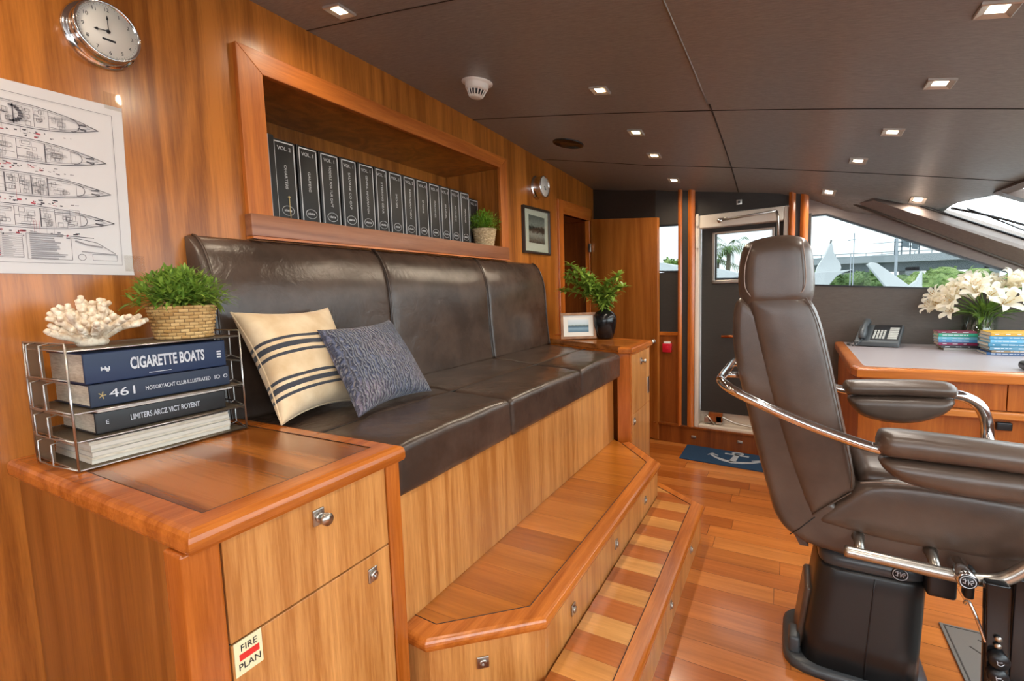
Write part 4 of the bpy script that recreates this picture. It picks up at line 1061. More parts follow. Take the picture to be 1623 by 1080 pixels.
# ------------------------------------------------------------------ deck plan poster
def poster():
    t = thing('deck_plan_poster', 'white paper ship deck plan taped to the wall left of the bench', 'poster', (XW, .52, 1.6))
    M['sheet'] = plain('poster_paper', 'cbc7c8', .35); M['line'] = plain('plan_ink', '55525a', .6); M['lineg'] = plain('plan_grey', '8f8c90', .6); M['linered'] = plain('plan_red', 'b04552', .6)
    X0 = XW+.0012
    def W(u, v): # u 0..1 left-right, v 0..1 bottom-top
        yl = .13; yr = .822+.016*v; return Vector((0, yl+(yr-yl)*u, 1.605+(.553+.008*u)*v))
    n = 20; vs = []; fs = []
    for j in range(n+1):
        for i in range(n+1):
            p = W(i/n, j/n); p.x = X0+.002+.0015*noise.noise(Vector((i*.5, j*.5, 0)))+(.006 if (i == n and j == 0) else 0); vs.append(p)
    for j in range(n):
        for i in range(n): a = j*(n+1)+i; fs.append((a, a+1, a+n+2, a+n+1))
    vs += [Vector((p.x-.0006, p.y, p.z)) for p in vs]; fs += [tuple(q+(n+1)**2 for q in f)[::-1] for f in fs]
    B().add(vs, fs, 0, True).build('sheet', 'sheet', t)
    XI = X0+.0045
    def seg(b, a, c, w_=.0006):
        a = W(*a); c = W(*c); d = c-a
        if d.length < 1e-6: return
        d.normalize(); pn = Vector((0, -d.z, d.y))*w_
        vs = [a+pn, a-pn, c-pn, c+pn]; vs = [Vector((XI, v.y, v.z)) for v in vs]; b.add(vs, [(0, 1, 2, 3)])
    def poly(b, P, w_=.0006):
        for a, c in zip(P, P[1:]): seg(b, a, c, w_)
    R = random.Random(3)
    bl = B(); bg_ = B(); br = B()
    poly(bl, [(.03, .06), (.955, .06), (.955, .94), (.03, .94)], .0005); poly(bl, [(.03, .94), (.03, .06)], .0005)
    rect = lambda b, x, y, w_, h, l=.0005: poly(b, [(x, y), (x+w_, y), (x+w_, y+h), (x, y+h), (x, y)], l)
    for di, (cy, hw, bow) in enumerate(((.835, .062, .90), (.655, .062, .92), (.475, .060, .93), (.305, .060, .935))):
        up = [(.05, cy+hw*.9)]; lo_ = [(.05, cy-hw*.9)]
        for k in range(16):
            u = .08+(bow-.08)*k/15; e = max(0, (u-.62)/(bow-.62)); hwk = hw*(1-e**2.2); up.append((u, cy+hwk)); lo_.append((u, cy-hwk))
        for P in (up, lo_):
            poly(bl, P, .0009); poly(bg_, [(x, y+(-.009 if P is up else .009)*(1 if x < .85 else 0)) for x, y in P], .0006)
        poly(bl, [up[0], lo_[0]], .0008)
        x = .10
        while x < .74:
            w_ = R.uniform(.035, .10); seg(bl, (x, cy-hw*.82), (x, cy+hw*.82), R.choice([.0005, .0005, .0014]))
            for _ in range(R.randint(8, 13)):
                rx = x+R.uniform(.004, w_*.6); ry = cy+R.uniform(-.8, .5)*hw; rect(R.choice([bl, bg_]), rx, ry, R.uniform(.008, w_*.4), R.uniform(.2, .45)*hw, .0004)
            for _ in range(3):
                yy = cy+R.uniform(-.7, .7)*hw; seg(bl, (x, yy), (x+w_*R.uniform(.3, 1), yy), .0005)
            x += w_
        # curved aft lounge and filled shapes
        arc = [(.80+.03*math.cos(a*PI/12-PI/2), cy+hw*.55*math.sin(a*PI/12-PI/2)) for a in range(13)]; poly(bl, arc, .0009)
        for s_ in (-1, 1): poly(bl, [(bow-.075, cy+s_*hw*.14), (bow-.05, cy+s_*hw*.30), (bow-.045, cy+s_*hw*.18), (bow-.075, cy+s_*hw*.14)], .0012)
        poly(bg_, [(bow-.13, cy-hw*.5), (bow-.03, cy), (bow-.13, cy+hw*.5), (bow-.13, cy-hw*.5)], .0006)
        # annotation marks below each deck
        for _ in range(90):
            u = R.uniform(.06, .80); v = cy-hw-R.uniform(.012, .045); l_ = R.uniform(.003, .016)
            seg(br if R.random() < .30 else bl, (u, v), (u+l_, v+R.uniform(-.002, .002)), R.choice([.0008, .0014, .002]))
        for _ in range(10):
            u = R.uniform(.1, .75); seg(br if R.random() < .3 else bg_, (u, cy-hw-.03), (u, cy-hw*.3), .0003)
    # the dark windscreen arc and grey hardtop of the top deck
    for k in range(10):
        a = -PI/2+PI*k/9; poly(bl, [(.60+.028*math.cos(a), .835+.040*math.sin(a)), (.615+.028*math.cos(a), .835+.040*math.sin(a))], .0028)
    for k in range(14):
        xx = .42+.085*k/14; h_ = .045*(1-(k/14)**2.5); seg(bg_, (xx, .835-h_), (xx, .835+h_), .0030)
    # tables at the bottom
    for k in range(6):
        x0_ = .06+k*.092; rect(bl, x0_, .085, .082, .125, .0005)
        for r_ in range(12):
            yy = .09+r_*.01; seg(bg_, (x0_, yy), (x0_+.082, yy), .0004); seg(bl if r_ % 2 else br, (x0_+.004, yy+.005), (x0_+.012, yy+.005), .0018)
            seg(bg_, (x0_+.02, yy+.005), (x0_+.02+R.uniform(.02, .05), yy+.005), .0008)
    for r_ in range(13):
        yy = .085+r_*.011; seg(bg_, (.625, yy), (.625+R.uniform(.08, .13), yy+R.uniform(-.003, .003)), .0018)
    rect(bl, .615, .08, .15, .135, .0005)
    poly(bl, [(.76, .205), (.80, .20), (.86, .185), (.93, .125)], .0008); poly(bl, [(.75, .215), (.85, .21)], .0010); poly(bg_, [(.78, .19), (.82, .17), (.88, .16)], .0025); poly(bg_, [(.80, .13), (.93, .12)], .0015)
    for k in range(16):
        a = k*PI/8; seg(bl, (.80+.014*math.cos(a), .098+.018*math.sin(a)), (.80+.014*math.cos(a+PI/8), .098+.018*math.sin(a+PI/8)), .0006)
    for k in range(16):
        a = k*PI/8; seg(bg_, (.155+.045*math.cos(a), .475+.045*math.sin(a)), (.155+.045*math.cos(a+PI/8), .475+.045*math.sin(a+PI/8)), .0007)
    rect(bl, .84, .083, .095, .035, .0005)
    bl.build('plan_drawing', 'line', t); bg_.build('plan_shading', 'lineg', t); br.build('red_marks', 'linered', t)
    M['tape'] = glass('clear_tape', (.93, .92, .90), .004)
    for (u, v, w_, h_) in ((.93, .985, .05, .05), (.30, .99, .2, .035), (.965, .03, .06, .05)):
        p = W(u, v); B().box((XI+.0005, p.y, p.z-.004), (XI+.0009, p.y+w_, p.z+h_)).build('tape', 'tape', t)
poster()

# ------------------------------------------------------------------ framed pictures
def art(name, cols, kind):
    k = N(name); tcn = k.n('TexCoord'); sp = k.n('SeparateXYZ'); k.l(tcn, 'Generated', sp, 0)
    n = k.noise(tcn.outputs['Generated'], 7 if kind else 9, 6, .7)
    h = k.math('ADD', sp.outputs['Z'], k.math('MULTIPLY', k.math('SUBTRACT', n, .5), .5 if kind == 0 else .12))
    k.color(k.ramp(h, cols)); k.set(Roughness=.4); return k.m
M['art1'] = art('harbour_photo', [(.0, srgb('3a3a3a')), (.32, srgb('a8a6a2')), (.42, srgb('4a4a4a')), (.55, srgb('2e2e2e')), (.68, srgb('9c9a96')), (.95, srgb('6e6c6a'))], 0)
M['art2'] = art('sea_photo', [(.0, srgb('4f6f84')), (.30, srgb('7d9cae')), (.42, srgb('3c5a70')), (.52, srgb('5b6e66')), (.60, srgb('b8c8d0')), (1, srgb('d3dbe0'))], 1)
M['mat'] = plain('mat_board', 'e2ddd4', .6); M['frameb'] = plain('dark_frame', '2b2420', .35); M['framew'] = wood('frame_wood', '7a5236', 'a37650', 'y', .4)
pc = thing('picture_frame', 'black and white harbour photograph in a dark frame hanging beside the shelf', 'picture', (XW, 3.95, 2.05))
B().strip([(0, 0)]*0 or [(3.69, 1.848), (4.215, 1.848), (4.215, 2.262), (3.69, 2.248)], [(3.715, 1.873), (4.19, 1.873), (4.19, 2.236), (3.715, 2.223)], [(0, 0), (1, 0), (1, .028), (0, .022)], closed=True)
def frame_x(root, O, w_, x0, d, mat):
    I = [(O[0][0]+w_, O[0][1]+w_), (O[1][0]-w_, O[1][1]+w_), (O[2][0]-w_, O[2][1]-w_), (O[3][0]+w_, O[3][1]-w_)]
    b = B(); b.strip(O, I, [(0, x0), (1, x0), (1, x0+d), (.3, x0+d), (0, x0+d*.7)], closed=True)
    b.v = [Vector((v.z, v.x, v.y)) for v in b.v]; b.build('frame', mat, root, bevel=.001); return I
I = frame_x(pc, [(3.69, 1.848), (4.215, 1.848), (4.215, 2.262), (3.69, 2.250)], .022, XW+.001, .028, 'frameb')
B().box((XW+.002, 3.705, 1.865), (XW+.012, 4.20, 2.240)).build('mat_board', 'mat', pc)
B().box((XW+.012, 3.80, 1.945), (XW+.014, 4.115, 2.185)).build('photograph', 'art1', pc)
B().box((XW+.018, 3.705, 1.865), (XW+.0195, 4.20, 2.24)).build('glazing', 'clear', pc)
# standing frame on far cabinet (tilted back)
pf = thing('picture_frame', 'small wooden framed sea photograph standing on the far cabinet', 'picture', (-1.55, 3.87, 1.093))
def tf(p):   # local: x right, y depth(out), z up -> placed and tilted
    a = .18; c_, s_ = math.cos(a), math.sin(a)
    y = p.y*c_-p.z*s_*-1*0; 
    q = Vector((p.x, p.y*c_+p.z*s_, p.z*c_-p.y*s_))
    r = Matrix.Rotation(math.radians(28), 3, 'Z')@q
    return Vector((-1.545, 3.86, 1.0965))+r
b = B()
W_, H_ = .30, .225
for (x0, x1, z0, z1) in ((-W_/2, W_/2, 0, .022), (-W_/2, W_/2, H_-.022, H_), (-W_/2, -W_/2+.022, .022, H_-.022), (W_/2-.022, W_/2, .022, H_-.022)): b.box((x0, -.012, z0), (x1, .006, z1), 0, tf)
b.build('frame', 'framew', pf, bevel=.001)
B().box((-W_/2+.02, -.002, .02), (W_/2-.02, .002, H_-.02), 0, tf).build('mat_board', 'mat', pf)
B().box((-.088, -.0035, .058), (.088, -.002, H_-.058), 0, tf).build('photograph', 'art2', pf)
B().box((-.03, .03, .16), (.03, .033, .0), 0, lambda p: tf(Vector((p.x, p.y+(.16-p.z)*.25-.02, p.z+.004)))).build('easel_back', 'frameb', pf)

# ------------------------------------------------------------------ black vase with branches
va = thing('vase', 'glossy black ceramic vase with leafy green branches on the far cabinet', 'vase', (-1.40, 4.00, 1.092))
vc = (-1.355, 3.99, 1.0935)
B().lathe([(0, 0), (.062, 0), (.072, .01), (.088, .07), (.100, .14), (.098, .19), (.075, .225), (.04, .243), (.034, .255), (.04, .272), (.034, .272), (.028, .255), (0, .24)], 40, vc).build('body', 'blackp', va)
b = B(); bs = B(); R = random.Random(5)
tips = [(-.33, .02, .33), (-.28, -.02, .50), (-.20, .05, .42), (-.36, -.02, .20), (-.12, .0, .34), (-.22, .04, .26), (.12, .0, .36), (.16, -.02, .22), (.03, .02, .30), (-.08, .03, .22), (-.30, .0, .42), (-.16, .03, .18), (.07, -.03, .16)]
for (dx, dy, dz) in tips:
    a = Vector(vc)+Vector((0, 0, .26)); e = a+Vector((dx*1.15, dy-dx*.2, dz*.78))
    P = bez([a-Vector((0, 0, .15)), a, a.lerp(e, .5)+Vector((0, 0, .05)), e], 5); bs.tube(P, .0028, 5)
    for q in P[6:]:
        for _ in range(8):
            d = Vector((R.uniform(-1, 1), R.uniform(-1, 1), R.uniform(-.3, 1))); leaf_blade(b, q, d, R.uniform(.055, .10), R.uniform(.02, .034), .3)
bs.build('stems', 'leaf3', va); b.build('leaves', 'leaf3', va)

# ------------------------------------------------------------------ ceiling fittings
def nrm_at(x, y):
    e = .02; dx = (zc(x+e, y)-zc(x-e, y))/(2*e); dy = (zc(x, y+e)-zc(x, y-e))/(2*e)
    return Vector((-dx, -dy, 1)).normalized()
M['lampglow'] = emis('lamp_glow', 'ffd9a8', 14); M['lampglow2'] = emis('lamp_glow_cool', 'ffe9cf', 8); M['lampframe'] = plain('lamp_bezel', 'b8b0a6', .4, .6)
def downlight(cool):
    t = D.objects.new('ceiling_downlight', None); COL.objects.link(t)
    b = B(); s, i = .048, .024
    O = [(-s, -s), (s, -s), (s, s), (-s, s)]; I_ = [(-i, -i), (i, -i), (i, i), (-i, i)]
    b.strip(O, I_, [(0, .002), (0, -.003), (.85, -.011), (1, -.008), (1, .002)], closed=True); b.build('bezel', 'lampframe', t)
    b = B().box((-i, -i, -.0035), (i, i, -.001)); b.build('lens', 'lampglow2' if cool else 'lampglow', t)
    l = D.lights.new('bulb', 'SPOT'); l.energy = LAMP_W*(.8 if cool else 1.0); l.color = (1, .92, .82) if cool else (1, .84, .64); l.spot_size = 3.0; l.spot_blend = 1.0; l.shadow_soft_size = .03
    o = D.objects.new('bulb_light', l); COL.objects.link(o); o.parent = t; o.location = (0, 0, -.02)
    t['category'] = 'light'; t['group'] = 'square downlights in the ceiling'
    return t
spots = [(-1.664, 1.534, 0, 'square warm downlight at the top left, nearest the bench wall'),
         (-.906, 2.635, 0, 'square warm downlight right of the smoke detector'),
         (-.904, 3.35, 0, 'square warm downlight near the round ceiling speaker'),
         (-.90, 3.848, 0, 'square warm downlight, third in the row running towards the exterior door'),
         (-.877, 4.467, 0, 'square warm downlight closest to the top of the open wooden door'),
         (.54, 2.096, 1, 'largest square downlight in the top right corner of the photo'),
         (.533, 2.701, 1, 'square downlight second from the top right corner, over the helm chair'),
         (.472, 3.327, 1, 'square downlight third down the right-hand ceiling row'),
         (.377, 3.848, 1, 'square downlight fourth down the right-hand ceiling row'),
         (.265, 4.504, 1, 'small square downlight above the corner of the side window'),
         (.80, 4.50, 1, 'smallest downlight at the ceiling edge beside the slanted windscreen post')]
fill_lamps = [(-.9, 1.3, 0), (-.9, .3, 0), (-.9, -.9, 0), (.54, .9, 1), (.54, -.4, 1), (.54, -1.6, 1), (-1.66, .2, 0), (-1.66, -1.0, 0)]  # unseen downlights added out of view to give the room more light
pw = downlight(0); pcool = downlight(1); used = [False, False]
def put(x, y, cool, lab):
    src = pcool if cool else pw
    if 'nearest the bench wall' in lab or 'slanted windscreen post' in lab:
        o = dup(src, (x, y, zc(x, y)), lab)
        for c_ in o.children:
            if c_.type == 'LIGHT': c_.data = c_.data.copy(); c_.data.energy *= .35
    elif not used[cool]: used[cool] = True; o = src; o['label'] = lab; o.location = (x, y, zc(x, y))
    else: o = dup(src, (x, y, zc(x, y)), lab)
    q = Vector((0, 0, 1)).rotation_difference(nrm_at(x, y)); o.rotation_mode = 'QUATERNION'; o.rotation_quaternion = q
first = [s for s in spots]
pend = [(x, y, c, l) for x, y, c, l in sorted(spots, key=lambda q: 'bench wall' in q[3] or 'windscreen post' in q[3])]+[(x, y, c, 'added unseen square downlight giving fill light from above and behind the viewpoint') for x, y, c in fill_lamps]
for a in pend: put(*a)
# smoke detector
sx, sy = -1.545, 2.40; sz = zc(sx, sy)
sd = thing('smoke_detector', 'white round smoke detector on the dark ceiling above the bookshelf', 'detector', (sx, sy, sz))
qd = Vector((0, 0, 1)).rotation_difference(nrm_at(sx, sy)).to_matrix(); S3 = Vector((sx, sy, sz))
B().lathe([(0, .004), (.088, .004), (.088, -.005), (.070, -.008), (.066, -.012), (.066, -.034), (.058, -.042), (.05, -.044)], 36, S3, qd).build('base', 'cream', sd)
B().lathe([(.038, -.070), (.038, -.078), (.030, -.083), (0, -.084)], 30, S3, qd).build('cap', 'cream', sd)
for k in range(16):
    a = k*PI/8; c_, s_ = math.cos(a), math.sin(a); B().tube([S3+qd@Vector((c_*.056, s_*.056, -.038)), S3+qd@Vector((c_*.038, s_*.038, -.076))], .0036, 5).build('cage_rib', 'cream', sd)
B().lathe([(0, -.041), (.046, -.041), (.034, -.072), (0, -.072)], 30, S3, qd).build('dark_chamber', 'black', sd)
cx_, cy_ = -1.50, 3.60; cz_ = zc(cx_, cy_)
spk = thing('ceiling_speaker', 'flush black round speaker in the ceiling above the small round clock', 'speaker', (cx_, cy_, cz_))
qm = Vector((0, 0, 1)).rotation_difference(nrm_at(cx_, cy_)).to_matrix()
B().lathe([(0, -.004), (.105, -.004), (.112, -.010), (.120, -.008), (.122, .002)], 40, (cx_, cy_, cz_), qm).build('grille', 'blackp', spk)

# ------------------------------------------------------------------ door mat
mt = thing('door_mat', 'navy blue door mat with a pale anchor below the exterior door', 'mat', (-.35, 4.5, 0))
k = N('navy_mat'); n = k.noise(k.coord(), 300, 2); k.color(k.ramp(n, [(.3, srgb('12304c')), (.7, srgb('1e4668'))])); k.bump(n, .6, .004); k.set(Roughness=.95); M['navymat'] = k.m
k = N('anchor_white'); n = k.noise(k.coord(), 300, 2); k.color(k.ramp(n, [(.3, srgb('8a95a0')), (.7, srgb('b8c0c8'))])); k.set(Roughness=.95); M['anch'] = k.m
b = B(); b.prism([(-.80, 4.32), (.05, 4.235), (.05, 4.63), (-.80, 4.735)], 0, .009); b.build('carpet', 'navymat', mt, bevel=.002)
def band(b, P, w_, z0=.009, z1=.0105):
    P = [Vector((p[0], p[1])) for p in P]; L = []; Rr = []
    ww = w_ if hasattr(w_, '__len__') else [w_]*len(P)
    for i, p in enumerate(P):
        d = P[min(i+1, len(P)-1)]-P[max(i-1, 0)]; d.normalize(); n_ = Vector((-d.y, d.x))*ww[i]/2; L.append(p+n_); Rr.append(p-n_)
    m = len(P); vs = [(q.x, q.y, z0) for q in L]+[(q.x, q.y, z0) for q in Rr]+[(q.x, q.y, z1) for q in L]+[(q.x, q.y, z1) for q in Rr]; fs = []
    for i in range(m-1): fs += [(2*m+i, 2*m+i+1, 3*m+i+1, 3*m+i), (i, i+1, 2*m+i+1, 2*m+i), (m+i, m+i+1, 3*m+i+1, 3*m+i)]
    b.add(vs, fs)
b = B(); c0 = Vector((-.365, 4.50)); rot = -.12
def am(x, y): x, y = x*.82, y*.82; return (c0.x+x*math.cos(rot)-y*math.sin(rot), c0.y+x*math.sin(rot)+y*math.cos(rot))
band(b, [am(.05*math.cos(a*PI/8), .155+.035*math.sin(a*PI/8)) for a in range(17)], .022)
band(b, [am(-.12, .10), am(.12, .10)], .026); band(b, [am(0, .12), am(0, -.14)], [.04, .055])
band(b, [am(-.245, .0), am(-.18, -.07), am(-.09, -.125), am(0, -.15), am(.09, -.125), am(.18, -.07), am(.245, .0)], [.02, .03, .045, .05, .045, .03, .02])
for s_ in (-1, 1): band(b, [am(s_*.27, -.035), am(s_*.235, .03), am(s_*.165, -.01)], [.01, .035, .01])
b.build('anchor', 'anch', mt)

# ------------------------------------------------------------------ desk and things on it
dk = thing('chart_desk', 'teak chart desk with a grey leatherette top below the side window', 'desk', (1.0, 3.8, 0))
DT = 1.035
Ow = [(.345, 4.63), (.325, 3.30), (.345, 3.215), (2.18, 3.215)]; Iw = [(.40, 4.63), (.385, 3.33), (.40, 3.275), (2.18, 3.275)]
B().strip(Ow, Iw, [(0, DT+.002), (.7, DT+.002), (.93, DT-.003), (1, DT-.012), (1, DT-.048), (.96, DT-.054), (0, DT-.054)]).build('edge_band', 'trimx', dk, bevel=.002)
B().prism([(.395, 4.61), (.380, 3.33), (.395, 3.27), (2.18, 3.27), (2.18, FW(2.18)-.01)], DT-.03, DT).build('desk_top', 'desktop', dk)
B().prism([(.37, 4.60), (.365, 3.27), (2.18, 3.27), (2.18, FW(2.18)-.02)], .0, DT-.05).build('body', 'deskw', dk)
for (xa, xb) in ((.375, .96), (.964, 1.55), (1.554, 2.15)):
    o = B().box((xa, 3.250, .842), (xb, 3.272, .980)).build('drawer', 'deskw', dk, bevel=.002)
B().rbox((.36, 3.228, .800), (2.18, 3.272, .838), .006, 1).build('middle_rail', 'deskr', dk)
B().rbox((.925, 3.235, .745), (.985, 3.262, .785), .006, 1).build('catch', 'black', dk)
b = B().rbox((.366, 3.60, .93), (.376, 3.66, .95), .003, 1); b.build('side_catch', 'steel', dk)

ph = thing('desk_phone', 'dark grey desk telephone with coiled cord at the left corner of the desk', 'phone', (.55, 4.40, DT))
M['phone'] = plain('phone_grey', '4b4f52', .35); M['keys'] = plain('phone_keys', 'b8b8b2', .45)
ang = math.radians(-16)
def pt(p):
    z = p.z+(p.y)*.50+.018; q = Matrix.Rotation(ang, 3, 'Z')@Vector((p.x*1.18, p.y*1.1, 0)); return Vector((.555+q.x, 4.31+q.y, DT+z*1.1))
B().rbox((-.10, -.01, -.012), (.125, .19, .022), .008, 2, pt).build('body', 'phone', ph)
b = B().rbox((-.02, .01, .018), (.115, .18, .026), .003, 1, pt); b.build('face_plate', 'black', ph)
b = B()
for i in range(4):
    for j in range(5): b.rbox((-.012+i*.016, .02+j*.02, .025), (-.001+i*.016, .034+j*.02, .030), .002, 1, pt)
for j in range(7): b.rbox((.062, .02+j*.019, .025), (.108, .033+j*.019, .029), .002, 1, pt)
b.build('keypad', 'keys', ph)
b = B(); P = [pt(Vector((-.06, y, z))) for y, z in ((.0, .038), (.02, .058), (.09, .070), (.16, .060), (.185, .038))]
b.tube(P, [.022, .026, .018, .024, .022], 12); b.build('handset', 'phone', ph)
b = B(); P = bez([(.49, 4.34, DT+.05), (.45, 4.30, DT+.012), (.41, 4.36, DT+.010), (.42, 4.43, DT+.012), (.48, 4.46, DT+.03)], 10)
Q = []
for i, p in enumerate(P): Q.append(p+Vector((.006*math.cos(i*1.7), .003*math.sin(i), .006*math.sin(i*1.7))))
b.tube(Q, .0035, 6); b.build('cord', 'phone', ph)
b = B().rbox((.50, 4.47, DT), (.67, 4.50, DT+.07), .004, 1); b.build('stand', 'black', ph)

# stacks of books
cols1 = [('7a3448', 'dark magenta book lying on top of the left stack, under the vase side'), ('2f9a78', 'green book, second from the top of the left stack'), ('6fb8cc', 'light turquoise book in the middle of the left stack'), ('4a86b4', 'blue book below the turquoise one in the left stack'),
         ('8c2350', 'crimson book, third from the bottom of the left stack'), ('2c2c30', 'black book, second from the bottom of the left stack'), ('c8c4bc', 'white spined paperback at the bottom of the left stack')]
def bookmat(h): 
    nm = 'cover_'+h
    if nm not in M: M[nm] = plain('book_cover_'+h, h, .35)
    return nm
z = DT; base = [(.016, 6), (.017, 5), (.020, 4), (.019, 3), (.020, 2), (.022, 1), (.012, 0)]
R = random.Random(2)
for th, ci in base:
    h, lab = cols1[ci]; dx = R.uniform(-.02, .015); xl = .888+dx*.5+(.025 if ci > 4 else 0)
    book(xl, xl+.195, 4.20+R.uniform(-.006, .006), 4.20+.14, z, z+th-.0006, bookmat(h), lab, 'books in the left desk stack', spine='y')
    t_ = SC.collection.objects[-1]
    z += th
ztop1 = z
cols2 = [('c89a3a', 'ochre yellow book on top of the right stack'), ('4f93b8', 'bright blue book just below the ochre one'), ('6aa6c4', 'pale blue book, third from the top of the right stack'), ('3f7f9c', 'teal blue book in the middle of the right stack'),
         ('5c8ca4', 'grey blue book, third from the bottom of the right stack'), ('9c8468', 'brown book, second from the bottom of the right stack'), ('1f4c7c', 'dark blue book at the bottom of the right stack')]
z = DT
for th, ci in [(.018, 6), (.014, 5), (.022, 4), (.022, 3), (.020, 2), (.022, 1), (.022, 0)]:
    h, lab = cols2[ci]; dx = R.uniform(-.01, .01)-(.015 if ci == 6 else 0)
    book(1.085+dx, 1.40+dx, 3.98+R.uniform(-.006, .006), 3.98+.20, z, z+th-.0006, bookmat(h), lab, 'books in the right desk stack', spine='y')
    z += th
t = thing('paper_pile', 'loose pale blue and white papers on the books beside the vase', 'paper', (1.40, 4.05, z))
B().rbox((1.30, 3.93, z), (1.50, 4.12, z+.008), .001, 1).build('sheets', 'mat', t); 
M['cyan'] = plain('pale_cyan', '8cc4d4', .4); b = B(); b.rbox((1.31, 3.98, z+.008), (1.42, 4.08, z+.025), .008, 2); b.build('blue_packet', 'cyan', t)
t = thing('instrument_case', 'dark rounded instrument case at the desk edge cut off by the photo frame', 'case', (1.10, 3.36, DT))
B().rbox((1.04, 3.31, DT+.001), (1.30, 3.42, DT+.045), .018, 3).build('shell', 'black', t); B().rbox((1.06, 3.305, DT+.02), (1.28, 3.312, DT+.026), .002, 1).build('latch', 'phone', t)

# lilies
lv = thing('lily_bouquet', 'cream lilies in a clear glass vase behind the book stacks', 'flowers', (1.17, 4.36, DT))
vcx, vcy = 1.155, 4.46
B().lathe([(0, .0), (.088, .0), (.092, .006), (.092, .215), (.088, .215), (.086, .012), (0, .012)], 40, (vcx, vcy, DT)).build('glass_vase', 'clear', lv)
M['vwater'] = glass('vase_water', (.80, .88, .78), .05); B().lathe([(0, .013), (.084, .013), (.084, .15), (0, .15)], 30, (vcx, vcy, DT)).build('water', 'vwater', lv)
M['stem'] = leafmat('flower_stem', '44661e', '7d9c44'); 
k = N('lily_petal'); n = k.noise(k.coord(), 30, 2); k.color(k.ramp(n, [(.3, srgb('f6ecd0')), (.6, srgb('fffbf2'))])); k.set(Roughness=.5); tl = k.n('BsdfTranslucent'); tl.inputs[0].default_value = srgb('fff6e0'); mx = k.n('MixShader'); mx.inputs[0].default_value = .45; k.l(k.b, 0, mx, 1); k.l(tl, 0, mx, 2); k.l(mx, 0, k.out, 0); M['petal'] = k.m
M['pollen'] = plain('lily_stamen', 'c49a50', .7)
R = random.Random(21); bs = B(); bl2 = B()
C0 = Vector((vcx+.01, vcy-.06, DT+.215))
def lily(c, d, s):
    d = Vector(d).normalized(); q = Vector((0, 0, 1)).rotation_difference(d).to_matrix(); b = B(); bst = B()
    for k in range(6):
        a = k*PI/3+.2; w_ = .030*s*(1 if k % 2 else .8); P = []
        for t, ww, r, h in ((0, .3, .004, 0), (.15, .6, .009, .02), (.3, .95, .018, .038), (.45, 1.2, .028, .054), (.6, 1.25, .040, .066), (.75, 1.1, .054, .075), (.88, .7, .066, .077), (1, .05, .076, .072)):
            for sgn in (-1, 0, 1):
                p = Vector((math.cos(a)*r*s, math.sin(a)*r*s, h*s))+Vector((-math.sin(a), math.cos(a), 0))*sgn*w_*ww/2+Vector((0, 0, .004*s*abs(sgn)*ww)); P.append(c+q@p)
        fs = []
        for r_ in range(7):
            o = r_*3; fs += [(o, o+1, o+4, o+3), (o+1, o+2, o+5, o+4)]
        b.add(P, fs, 0, True)
    f = b.build('lily_flower', 'petal', lv)
    for k in range(4):
        a = k*PI/2; e = c+q@Vector((math.cos(a)*.016*s, math.sin(a)*.016*s, .07*s)); bst.tube([c, e], .0012, 4); bst.tube([e, e+q@Vector((.006, .004, .001))], .0025, 5)
    bst.build('stamens', 'pollen', f)
pos = []
for i in range(30):
    a = R.uniform(0, 2*PI); el = R.uniform(.02, 1.3)
    rad = Vector((math.cos(a)*math.cos(el)*.30, math.sin(a)*math.cos(el)*.13, math.sin(el)*.23))
    c = C0+Vector((0, 0, .03))+rad*R.uniform(.75, 1.0)
    pos.append(c); d = rad+Vector((R.uniform(-.05, .05), -.12, .05)); lily(c-d.normalized()*.03, d, R.uniform(.95, 1.3))
    bs.tube(bez([Vector((vcx+R.uniform(-.03, .03), vcy+R.uniform(-.03, .03), DT+.03)), C0+rad*.2, c-d.normalized()*.03], 5), .003, 5)
for i in range(46):
    a = R.uniform(0, 2*PI); el = R.uniform(.0, 1.2); rad = Vector((math.cos(a)*math.cos(el), math.sin(a)*math.cos(el)*.7, math.sin(el)))
    leaf_blade(bl2, C0+rad*.05, rad, R.uniform(.10, .19), .026, .35)
bs.build('stems', 'stem', lv); bl2.build('leaves', 'stem', lv)

